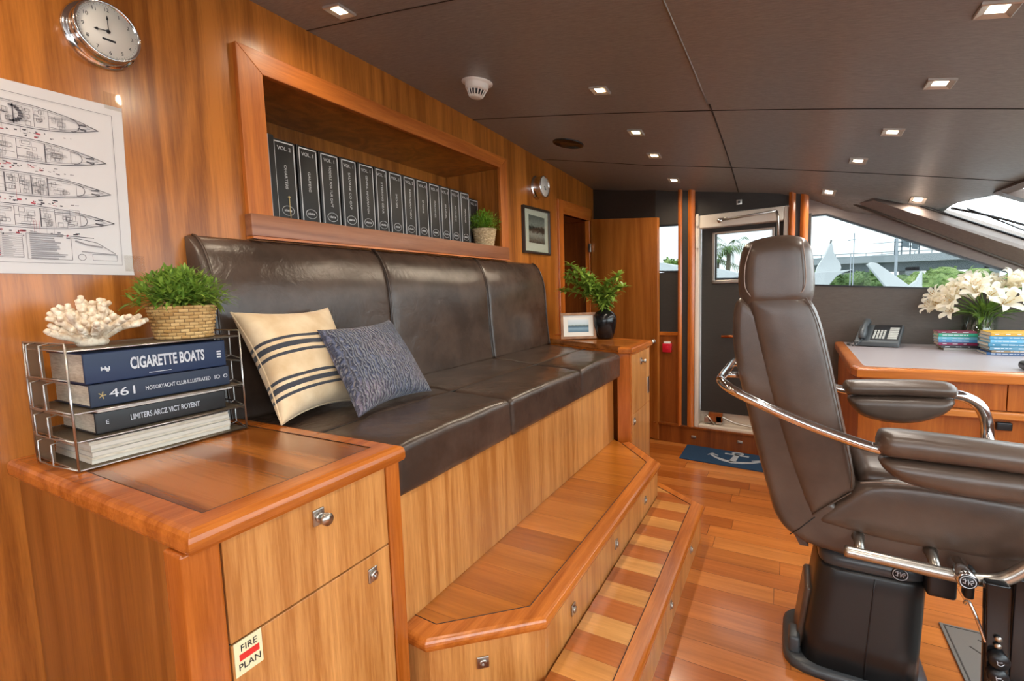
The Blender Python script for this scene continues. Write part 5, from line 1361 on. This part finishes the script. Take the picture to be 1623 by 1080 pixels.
# ------------------------------------------------------------------ helm chair
hc = thing('helm_chair', 'large brown leather helm chair with chrome arm rails on a black pedestal', 'chair', (.25, 2.25, 0))
Y0, Y1 = 2.04, 2.50                                     # side planes of the back
def smooth_poly(P, n=5):
    P = [Vector((p[0], p[1])) for p in P]; o = []; L = len(P)
    for i in range(L):
        a, b_, c, d = P[i-1], P[i], P[(i+1) % L], P[(i+2) % L]
        for k in range(n):
            t = k/n; o.append(.5*((2*b_)+(c-a)*t+(2*a-5*b_+4*c-d)*t*t+(3*b_-a-3*c+d)*t**3))
    return o
def puff(poly, y0, y1, r, sm=4, bulge=.0, mat='chair', name='pad', parent=None, g=.011):
    """side profile (x,z) extruded across Y; the sides are rounded off by distance from the outline and softly domed"""
    P = smooth_poly(poly, sm) if sm else [Vector(p) for p in poly]; L = len(P)
    def dist(q):
        m = 9
        for i in range(L):
            a = P[i]; e = P[(i+1) % L]-a; t = max(0, min(1, (q-a).dot(e)/max(1e-9, e.dot(e)))); m = min(m, (q-a-e*t).length)
        return m
    def inside(q):
        c = False
        for i in range(L):
            a, b_ = P[i], P[i-1]
            if (a.y > q.y) != (b_.y > q.y) and q.x < (b_.x-a.x)*(q.y-a.y)/(b_.y-a.y)+a.x: c = not c
        return c
    xs = [p.x for p in P]; zs_ = [p.y for p in P]; pts = list(P); k = 0
    z = min(zs_)
    while z < max(zs_):
        x = min(xs)+(g/2 if k % 2 else 0)
        while x < max(xs):
            q = Vector((x, z))
            if inside(q) and dist(q) > g*.45: pts.append(q)
            x += g
        z += g*.87; k += 1
    V, E_, F, *_r = geometry.delaunay_2d_cdt(pts, [(i, (i+1) % L) for i in range(L)], [], 1, 1e-6)
    D_ = [dist(v) for v in V]; vs = []; fs = []; n = len(V)
    def off(d):
        o = r-math.sqrt(max(0, r*r-(r-min(d, r))**2)) if d < r else 0
        return o-bulge*math.sin(PI/2*min(1, d/.09))
    for v, d in zip(V, D_): vs.append((v.x, y0+off(d), v.y))
    for v, d in zip(V, D_): vs.append((v.x, y1-off(d), v.y))
    for f in F: fs.append(tuple(f)); fs.append(tuple(q+n for q in f)[::-1])
    cnt = {}
    for f in F:
        for a, b_ in zip(f, list(f[1:])+[f[0]]): cnt[(a, b_)] = cnt.get((a, b_), 0)+1
    for (a, b_) in cnt:
        if (b_, a) not in cnt: fs.append((b_, a, a+n, b_+n))
    return B().add(vs, fs, 0, True).build(name, mat, parent or hc)
# headrest
puff([(-.130, 1.668), (-.03, 1.686), (.045, 1.672), (.076, 1.625), (.088, 1.52), (.084, 1.45), (.055, 1.41), (-.04, 1.395), (-.13, 1.41), (-.158, 1.45), (-.166, 1.53), (-.158, 1.62)], 2.03, 2.42, .060, 4, .006, name='headrest')
b = B()
for off in (0,): b.tube(bez([(.043, 2.032, 1.660), (.052, 2.026, 1.60), (.058, 2.026, 1.52), (.050, 2.028, 1.478), (.03, 2.03, 1.470)], 6), .0022, 5)
b.build('headrest_seam', 'stitch', hc); b = B()
b.tube(bez([(-.118, 2.032, 1.655), (-.138, 2.027, 1.58), (-.138, 2.027, 1.50), (-.118, 2.03, 1.462)], 6), .0022, 5)
b.build('headrest_seam', 'stitch', hc)
# back panel
BP_ = [(-.128, 1.445), (-.09, 1.468), (-.02, 1.475), (.05, 1.462), (.094, 1.41), (.130, 1.28), (.168, 1.10), (.20, .95), (.222, .83), (.228, .765), (.20, .735), (.12, .655), (.098, .64), (.075, .68), (.02, .84), (-.035, 1.03), (-.078, 1.21), (-.112, 1.36)]
puff(BP_, Y0-.008, Y1, .026, 3, .012, name='backrest')
b = B(); b.tube(bez([(.060, Y0-.008, 1.452), (.095, Y0-.012, 1.38), (.128, Y0-.014, 1.25), (.160, Y0-.014, 1.10), (.19, Y0-.014, .95), (.212, Y0-.012, .84), (.216, Y0-.010, .77)], 6), .0026, 5)
b.tube(bez([(.215, Y0-.008, .755), (.16, Y0-.010, .705), (.10, Y0-.008, .648)], 5), .0026, 5); b.build('back_piping', 'chair', hc)
# rear shell roll running down and forward under the seat
SP = [(-.128, 1.445), (-.160, 1.452), (-.178, 1.41), (-.180, 1.30), (-.165, 1.19), (-.128, 1.03), (-.085, .85), (-.045, .70), (-.022, .62), (.02, .560), (.09, .522), (.17, .508), (.32, .498), (.49, .492), (.62, .505), (.68, .56), (.72, .62), (.66, .67), (.60, .66), (.49, .655), (.35, .655), (.24, .67), (.18, .70), (.145, .73), (.115, .78), (.065, .90), (.01, 1.06), (-.03, 1.22), (-.06, 1.36)]
puff(SP, Y0-.004, Y1+.01, .030, 3, .0, name='shell')
b = B(); b.tube([(.108, Y0-.006, .640), (.06, Y0-.007, .585), (.03, Y0-.006, .556)], .0018, 5); b.build('shell_seam', 'seamdark', hc)
# seat
STp = [(.110, .630), (.20, .735), (.245, .782), (.30, .806), (.40, .815), (.55, .812), (.72, .80), (.86, .795), (.90, .74), (.86, .67), (.75, .625), (.62, .592), (.49, .588), (.35, .588), (.20, .604)]
puff(STp, Y0-.006, Y1, .026, 3, .010, name='seat_side')
B().rbox((.24, Y0+.03, .72), (.90, Y1-.03, .835), .04, 5, None, 0, .012).build('seat_cushion', 'chair', hc)
b = B(); b.tube(bez([(.24, Y0-.006, .795), (.33, Y0-.012, .812), (.5, Y0-.012, .812), (.72, Y0-.012, .80), (.86, Y0-.008, .78)], 6), .0026, 5); b.build('seat_piping', 'stitch', hc)
# arms
def arm(name, yA, yB, up, lo, parent):
    a = D.objects.new(name, None); COL.objects.link(a); a.parent = parent; a.location = Vector((up[0][0], (yA+yB)/2, up[0][1]))-parent.location
    puff(up, yA, yB, .036, 4, .004, name='arm_pad', parent=a)
    puff(lo, yA+.006, yB-.006, .034, 4, .003, name='arm_pouch', parent=a)
    return a
upN = [(.262, .975), (.262, 1.015), (.29, 1.036), (.45, 1.032), (.60, 1.024), (.80, 1.012), (.875, .998), (.885, .965), (.86, .945), (.60, .948), (.40, .952), (.29, .955)]
loN = [(.268, .930), (.30, .950), (.45, .948), (.62, .944), (.82, .935), (.87, .915), (.84, .885), (.72, .866), (.55, .856), (.42, .862), (.32, .882)]
aN = arm('armrest', 1.815, 1.935, upN, loN, hc)
upF = [(.236, 1.02), (.238, 1.050), (.27, 1.062), (.45, 1.074), (.58, 1.074), (.618, 1.058), (.624, 1.03), (.60, 1.010), (.45, 1.006), (.27, .998)]
loF = [(.250, .975), (.29, .995), (.45, 1.004), (.60, 1.006), (.615, .98), (.58, .935), (.50, .895), (.40, .885), (.30, .910)]
aF = arm('armrest', 2.575, 2.69, upF, loF, hc)
yn = 1.875; yf = 2.63
b = B(); b.tube(bez([(.285, yn, .965), (.20, yn, .985), (.05, yn, 1.035), (-.10, yn, 1.10), (-.170, yn+.012, 1.132), (-.205, yn+.07, 1.145), (-.215, yn+.16, 1.145), (-.215, 2.25, 1.145), (-.215, yf-.16, 1.145), (-.205, yf-.07, 1.14), (-.16, yf-.01, 1.12), (.05, yf, 1.06), (.26, yf, 1.01)], 8), .0175, 14)
b.build('chrome_rail', 'chrome', hc)
b = B()
for yy in (2.12, 2.42): b.tube([(-.215, yy, 1.145), (-.15, yy, 1.145)], .012, 10)
b.build('rail_bracket', 'chrome', hc)
b = B(); b.tube(bez([(.58, yf, 1.02), (.64, yf, 1.018), (.695, yf, .985), (.722, yf, .92), (.725, yf-.02, .84), (.72, yf-.10, .78)], 7), .022, 14); b.build('arm_tube', 'chrome', hc)
b = B(); b.tube(bez([(.84, yn, .97), (.92, yn, .965), (.975, yn, .93), (1.0, yn, .86), (.98, yn+.04, .77), (.90, yn+.12, .72)], 7), .022, 14); b.build('arm_tube', 'chrome', hc)
# lower rail with emblem post
b = B(); b.tube(bez([(.192, 1.93, .582), (.30, 1.93, .578), (.45, 1.93, .572), (.53, 1.93, .572), (.59, 1.93, .590), (.64, 1.93, .640), (.69, 1.93, .70), (.78, 1.94, .74), (.88, 1.98, .76)], 7), .0195, 16); b.build('footrest_rail', 'steel', hc)
for x_, z_ in ((.235, .582), (.435, .576)):
    b = B(); b.tube([(x_, 1.93, z_), (x_+.004, 2.0, z_+.012), (x_+.006, 2.05, z_+.012)], [.014, .016, .022], 12); b.build('rail_post', 'steel', hc)
b = B(); b.lathe([(0, -.06), (.025, -.06), (.026, .048), (.022, .052), (0, .052)], 24, (.497, 1.93, .585), AXY); rp_ = b.build('emblem_post', 'chrome', hc)
def emblem(parent, c, s, ay=-1):
    B().lathe([(0, 0), (.020*s, 0), (.020*s, .002), (0, .002)], 28, c, AXY).build('emblem_disc', 'ink', parent)
    x, y, z = c; b = B(); yy = y-.003
    b.tube([(x+.017*s*math.cos(a*PI/12), yy, z+.017*s*math.sin(a*PI/12)) for a in range(24)], .0012*s, 5, closed=True)
    for st_ in ([(-.012, .004), (-.006, .008), (-.006, -.006), (-.011, -.004)], [(-.006, .001), (.0, .007), (.001, -.008), (.004, .002)], [(.004, .002), (.010, .006), (.012, .001), (.005, -.003), (.009, -.008)]):
        b.tube([(x+q[0]*s, yy, z+q[1]*s) for q in st_], .0012*s, 5)
    b.build('emblem_mark', 'silverprint', parent)
emblem(rp_, (.497, 1.877, .585), 1.1)
# pedestal
def loft(secs, n=40, sq=4):
    b = B(); vs = []; fs = []
    for (cx, cy, hx, hy, z) in secs:
        for k in range(n):
            a = 2*PI*k/n; c_, s_ = math.cos(a), math.sin(a); r = (abs(c_)**sq+abs(s_)**sq)**(-1/sq); vs.append((cx+hx*c_*r, cy+hy*s_*r, z))
    for j in range(len(secs)-1):
        for k in range(n): fs.append((j*n+k, j*n+(k+1) % n, (j+1)*n+(k+1) % n, (j+1)*n+k))
    fs.append(tuple(range(n))[::-1]); fs.append(tuple(range((len(secs)-1)*n, len(secs)*n)))
    return b.add(vs, fs, 0, True)
k = N('pedestal_black'); k.set(Base_Color=srgb('1c1c1d'), Roughness=.33); M['ped'] = k.m
cyp = 2.24
loft([(.262, cyp, .185, .175, .02), (.268, cyp, .180, .172, .15), (.285, cyp, .170, .165, .36), (.292, cyp, .166, .162, .425), (.293, cyp, .160, .156, .436)], sq=6).build('pedestal_column', 'ped', hc)
M['capg'] = plain('pedestal_cap_grey', '3d4043', .3)
loft([(.292, cyp, .158, .154, .437), (.292, cyp, .164, .160, .446), (.292, cyp, .160, .156, .480), (.292, cyp, .145, .140, .492), (.292, cyp, .13, .125, .505)], sq=6).build('pedestal_cap', 'capg', hc)
b = B().tube([(.300, cyp-.1635, .425), (.296, cyp-.167, .36), (.283, cyp-.174, .15), (.279, cyp-.177, .03)], .0022, 5); b.build('column_seam', 'black', hc)
emblem(hc, (.372, cyp-.158, .463), 1.25)
loft([(.25, cyp, .235, .20, .0), (.25, cyp, .235, .20, .022), (.25, cyp, .225, .19, .034)], sq=5).build('base_plate', 'capg', hc)
b = B().rbox((.035, 2.10, .03), (.075, 2.20, .10), .012, 2); b.build('base_bracket', 'capg', hc)
B().rbox((.055, 2.14, .035), (.085, 2.34, .30), .014, 3, lambda p: Vector((p.x+(p.z-.035)*.12, p.y, p.z))).build('rear_pad', 'chair', hc)
b = B(); b.box((.02, 2.12, .48), (.05, 2.42, .57), 0, lambda p: Vector((p.x+(.57-p.z)*.5, p.y, p.z))); b.build('rear_flap', 'chair', hc)
# footrest column in front of the pedestal
fr_ = D.objects.new('footrest', None); COL.objects.link(fr_); fr_.parent = hc; fr_.location = (.55-.25, 1.87-2.25, .3)
B().rbox((.535, 1.865, .05), (.590, 1.90, .60), .006, 2, lambda p: Vector((p.x+(.6-p.z)*.03, p.y, p.z))).build('column', 'blackp', fr_)
for z_ in (.375, .325):
    kb_ = B().lathe([(0, -.02), (.022, -.02), (.025, .012), (.021, .020), (0, .021)], 24, (.568, 1.855, z_), AXY).build('round_knob', 'black', fr_)
    b = B(); y_ = 1.8335; b.tube([(.560, y_, z_+.006), (.562, y_, z_-.006), (.570, y_, z_-.008), (.576, y_, z_)], .001, 4); b.tube([(.562, y_, z_+.001), (.572, y_, z_+.004)], .001, 4); b.build('knob_mark', 'silverprint', kb_)
b = B()
for z_ in (.435, .412): b.lathe([(0, 0), (.008, 0), (.009, .006), (.004, .010), (0, .010)], 16, (.567, 1.862, z_), AXY)
b.build('screw', 'steel', fr_)
B().tube(bez([(.500, 1.905, .50), (.503, 1.90, .510), (.510, 1.895, .508), (.524, 1.88, .47), (.538, 1.872, .425), (.543, 1.87, .41)], 5), .0048, 8).build('lever', 'chrome', fr_)
B().rbox((.505, 1.93, .50), (.530, 1.97, .60), .008, 2).build('gas_strut', 'black', fr_)
B().rbox((.44, 2.05, .42), (.52, 2.16, .50), .012, 2).build('pivot_block', 'black', fr_)
B().rbox((.615, 1.93, .04), (.70, 1.97, .60), .008, 2).build('column', 'blackp', fr_)
B().rbox((.50, 1.86, .0), (.95, 2.36, .06), .02, 2).build('foot_platform', 'black', fr_) if False else None

# rubber mat
rm = thing('floor_mat', 'grey rubber floor mat with raised lines in front of the helm chair', 'mat', (.9, 2.2, 0))
M['rubber'] = plain('grey_rubber', '6e6760', .6); M['rubberd'] = plain('rubber_line', '3e3833', .7)
b = B().prism([(.61, 1.5), (.61, 2.63), (1.6, 2.63), (1.6, 1.5)], 0, .008); b.build('sheet', 'rubber', rm, bevel=.002)
b = B()
for P in ([(.625, 1.52), (.625, 2.615), (1.58, 2.615)], [(.68, 2.50), (.74, 2.42), (.70, 2.34)], [(.72, 2.56), (.80, 2.52), (.88, 2.50)], [(.70, 2.2), (.78, 2.12), (.86, 2.1)]): band(b, P, .006, .008, .0095)
band(b, [(.80+.08*math.cos(a*PI/10), 2.36+.10*math.sin(a*PI/10)) for a in range(5, 19)], .006, .008, .0095)
band(b, [(.80+.035*math.cos(a*PI/10), 2.36+.05*math.sin(a*PI/10)) for a in range(5, 16)], .006, .008, .0095)
b.build('raised_lines', 'rubberd', rm)

# ------------------------------------------------------------------ outside
def foliage_mat(name, a, c, d):
    k = N(name); n = k.noise(k.coord(), 1.6, 6, .7); k.color(k.ramp(n, [(.35, srgb(a)), (.5, srgb(c)), (.66, srgb(d))])); k.bump(k.noise(k.coord(), 5, 4), 1, .4); k.set(Roughness=.9); return k.m
M['tree'] = foliage_mat('tree_foliage', '5a7a4c', '7c9c62', 'a4bc7c'); M['tree2'] = foliage_mat('bright_tree_foliage', '7a9c54', '9cba68', 'c0d488')
M['bark'] = plain('bark', '6e6456', .9); M['palm'] = foliage_mat('palm_foliage', '5a7850', '7a9860', 'a0b47a')
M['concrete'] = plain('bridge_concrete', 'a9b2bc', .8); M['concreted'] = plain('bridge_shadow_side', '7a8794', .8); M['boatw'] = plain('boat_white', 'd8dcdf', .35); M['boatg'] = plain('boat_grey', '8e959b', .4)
M['ground'] = plain('shore_ground', '7c8468', .9)
k = N('harbour_water'); k.set(Base_Color=srgb('6a8088'), Roughness=.15); k.bump(k.noise(k.coord(), 1.5, 4), .3, .1); M['water'] = k.m
struct(B().box((-120, 6.5, -4.3), (140, 40, -4)).build('water_1', 'water'))
tag(SC.collection.objects['water_1'], 'grey green harbour water beside the yacht', 'water')
sg = B().box((-150, 40, -4.2), (170, 200, -2.2)).build('ground_1', 'ground'); struct(sg)
def tree(c, r, h, label, mat='tree', seed=0):
    t = thing('tree', label, 'tree', (c[0], c[1], -2.2), 'trees on the far shore'); R = random.Random(seed); top = c[2]
    B().tube([(c[0], c[1], -2.2), (c[0]+.2, c[1], top-h*.6)], [.35, .2], 8).build('trunk', 'bark', t)
    bm = bmesh.new()
    for i in range(16):
        a = R.uniform(0, 2*PI); u = R.random()**.5; cc = Vector((c[0]+math.cos(a)*r*u*.75, c[1]+math.sin(a)*r*u*.6, top-h*.5+R.uniform(-.35, .3)*h*(1-u*.5)))
        rr = R.uniform(.28, .45)*r
        res = bmesh.ops.create_icosphere(bm, subdivisions=3, radius=rr, matrix=Matrix.Translation(cc))
        for v in res['verts']:
            d = v.co-cc; n_ = noise.fractal(v.co*1.1+Vector((seed, 0, 0)), 1, 2, 3); v.co = cc+Vector((d.x, d.y, d.z*.8))*(1+.45*n_)
    b = B(); b.v = [v.co.copy() for v in bm.verts]; bm.verts.index_update(); b.f = [[v.index for v in f.verts] for f in bm.faces]; b.m = [0]*len(b.f); b.sm = [False]*len(b.f); bm.free()
    R = random.Random(seed+1); vs = list(b.v)
    for i in range(1500):
        p = vs[R.randrange(len(vs))]; d = Vector((R.uniform(-1, 1), R.uniform(-1, 1), R.uniform(-.5, 1))); leaf_blade(b, p, d, R.uniform(.25, .5), .22, .3)
    b.build('crown', mat, t)
tree((5.8, 58, 3.2), 2.6, 4.2, 'dark green tree behind the white yacht fin', 'tree', 1)
tree((9.0, 60, 3.1), 2.6, 4.5, 'tree crown just right of the grey diagonal arm', 'tree', 2)
tree((12.2, 56, 3.0), 3.2, 4.6, 'largest bright green rounded tree in front of the bridge', 'tree2', 3)
tree((15.5, 62, 2.2), 2.6, 4.0, 'dull green tree behind the lily flowers', 'tree', 4)
tree((18.0, 60, 2.3), 2.6, 4.0, 'rightmost tree at the tip of the side window', 'tree2', 5)
tree((3.2, 60, 3.6), 2.0, 3.8, 'small tree behind the headrest left of the white fin', 'tree', 6)
tree((-10.2, 50, 4.9), 1.6, 3.4, 'green tree seen through the narrow window beside the open door', 'tree2', 7)
tree((-2.6, 58, 5.0), 1.9, 6.0, 'leafy tree right of the palm in the door window', 'tree', 8)
tree((-5.6, 56, 2.6), 2.2, 4.2, 'low bush at the foot of the palm in the door window', 'tree2', 9)
def palm(c, h, label, seed):
    t = thing('palm_tree', label, 'tree', (c[0], c[1], -2.2), 'palms on the far shore'); R = random.Random(seed); top = Vector(c)
    B().tube([(c[0]-.4, c[1], -2.2), (c[0]-.1, c[1], c[2]*.5), top], [.28, .2, .16], 8).build('trunk', 'bark', t)
    b = B()
    for i in range(15):
        a = i*2*PI/15+R.uniform(-.1, .1); el = R.uniform(-.1, 1.25); L = 2.7; pts = []
        for k in range(7):
            s = k/6; pts.append(top+Vector((math.cos(a)*math.cos(el)*L*s, math.sin(a)*math.cos(el)*L*s, math.sin(el)*L*s-1.3*s*s)))
        for p, q in zip(pts, pts[1:]):
            d = (q-p).normalized(); side = d.cross(Vector((0, 0, 1))).normalized()
            for s_ in (-1, 1):
                for m_ in range(2): leaf_blade(b, p.lerp(q, m_/2), d+side*s_*1.0-Vector((0, 0, .4)), .6, .07, .5)
    b.build('fronds', 'palm', t)
palm((-4.6, 48, 4.9), 7, 'tall palm seen in the middle of the door window', 1); palm((-6.0, 52, 4.2), 6, 'shorter palm at the left edge of the door window', 2)
# bridge
br = thing('road_bridge', 'grey concrete road bridge crossing behind the trees', 'bridge', (15, 90, -2))
def bxz(b, x0, x1, za, zb, ha, y0, y1, mi=0):
    vs = [(x0, y0, za-ha), (x1, y0, zb-ha), (x1, y1, zb-ha), (x0, y1, za-ha), (x0, y0, za), (x1, y0, zb), (x1, y1, zb), (x0, y1, za)]
    b.add(vs, [(0,3,2,1),(4,5,6,7),(0,1,5,4),(1,2,6,5),(2,3,7,6),(3,0,4,7)], mi)
b = B(); bxz(b, -6, 60, 5.65, 5.0, 1.05, 90, 100); b.build('deck', 'concrete', br)
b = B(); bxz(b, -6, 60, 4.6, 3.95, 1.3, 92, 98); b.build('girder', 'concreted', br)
b = B()
for i in range(34):
    x = -5+i*1.9; z = 5.65-.65*(x+6)/66; b.box((x, 90, z), (x+.08, 90.1, z+.45))
bxz(b, -6, 60, 6.12, 5.47, .1, 90, 90.1); b.build('railing', 'concrete', br)
for x in (7.2, 15.3, 24.0, 34.0): B().box((x, 92, -2.2), (x+1.6, 97, 3.6)).build('pier', 'concrete', br)
gt = thing('sign_gantry', 'open steel sign gantry standing on the road bridge', 'gantry', (15.0, 89.5, 5.4))
b = B()
for x in (13.6, 14.4, 15.4, 16.4): b.box((x, 90.3, 5.4), (x+.14, 90.5, 7.8-.35*(x-13.6)))
for z in (5.95, 6.6, 7.2): bxz(b, 13.6, 16.5, z+.1, z-.02, .12, 90.3, 90.45)
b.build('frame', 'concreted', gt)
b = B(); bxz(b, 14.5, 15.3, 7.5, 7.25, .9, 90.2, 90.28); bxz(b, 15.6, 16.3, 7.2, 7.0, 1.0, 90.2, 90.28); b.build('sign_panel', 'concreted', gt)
def pole(x, y, z0, z1, r, label, arms=0):
    t = thing('street_pole', label, 'pole', (x, y, z0), 'poles along the shore'); B().tube([(x, y, z0), (x, y, z1)], [r, r*.7], 8).build('shaft', 'concrete', t)
    if arms:
        b = B()
        al = 1.25 if arms > 1 else .25
        for k in range(arms): b.tube([(x-al, y, z1-.35-k*.75), (x+al*.2, y, z1-.3-k*.75)], .018, 5)
        b.build('cross_arm', 'concrete', t)
pole(6.15, 40, -2.2, 4.4, .10, 'tall pale pole with cross arms in front of the bridge', 2)
pole(3.9, 42, -2.2, 3.4, .05, 'thin pole right of the white yacht fin')
pole(2.9, 30, -3, 4.0, .03, 'thin whip aerial rising beside the white fin top', 1)
# neighbouring white yacht superstructure
def slab(b, pts, y0, y1):
    n = len(pts); vs = [(x, y0, z) for x, z in pts]+[(x, y1, z) for x, z in pts]
    b.add(vs, [tuple(range(n)), tuple(range(n, 2*n))[::-1]]+[(i, (i+1) % n, (i+1) % n+n, i+n) for i in range(n)])
yf_ = thing('yacht', 'white motor yacht with a pointed radar mast seen past the headrest', 'boat', (1.2, 25.5, -4))
b = B(); mast = smooth_poly([(1.12, 2.0), (1.20, 2.35), (1.42, 2.75), (1.60, 3.22), (1.66, 3.22), (1.76, 2.75), (1.95, 2.4), (2.0, 2.1), (1.7, 1.9), (1.3, 1.9)], 4)
slab(b, [(p.x, p.y) for p in mast], 25.2, 26.4); b.build('radar_mast', 'boatw', yf_, bevel=.05)
b = B(); slab(b, [(-.6, 1.95), (1.0, 2.02), (1.9, 2.05), (2.45, 2.08), (2.1, 1.96), (1.85, 1.82), (1.55, 1.4), (1.3, .6), (-.6, .6)], 25, 27.5); b.build('flybridge', 'boatw', yf_, bevel=.04)
b = B(); slab(b, [(-3, .6), (3.2, .6), (3.8, -.2), (3.4, -4), (-3, -4)], 24.2, 29); b.build('hull', 'boatw', yf_, bevel=.08)
B().tube([(1.63, 25.8, 3.2), (1.66, 25.8, 3.42)], .03, 6).build('masthead_light', 'black', yf_)
dv = thing('davit_arm', 'pale grey diagonal davit arm rising outside the side window', 'davit', (1.9, 12, 0))
b = B(); slab(b, [(1.38, 1.86), (1.44, 1.90), (1.54, 1.875), (2.12, 1.36), (2.1, .0), (1.7, .0), (1.72, 1.36)], 11.9, 12.1); b.build('arm', 'boatw', dv, bevel=.01)
b = B(); slab(b, [(1.95, 1.36), (2.06, 1.42), (2.17, 1.52), (2.245, 1.70), (2.255, 1.36), (2.2, .6), (2.0, .6)], 11.95, 12.1); b.build('fin', 'boatw', dv, bevel=.01)
B().rbox((1.7, 11.8, -4.0), (2.3, 12.4, .62), .03, 1).build('post', 'boatw', dv)
yl_ = thing('yacht', 'white yacht bow with grey deck seen through the door window', 'boat', (-2, 18.5, -4))
b = B(); slab(b, [(-5.2, 2.62), (-3.9, 2.45), (-3.3, 2.28), (-2.2, 2.18), (-1.8, 2.08), (-1.35, 1.94), (-1.2, 1.88), (-1.6, 1.80), (-5.2, 1.9)], 18, 20); b.build('deckhouse', 'boatw', yl_, bevel=.03)
b = B(); slab(b, [(-5.2, 1.9), (-1.7, 1.78), (-1.9, 1.2), (-2.4, -.2), (-3, -4), (-5.2, -4)], 18, 20.5); b.build('hull', 'boatg', yl_, bevel=.03)
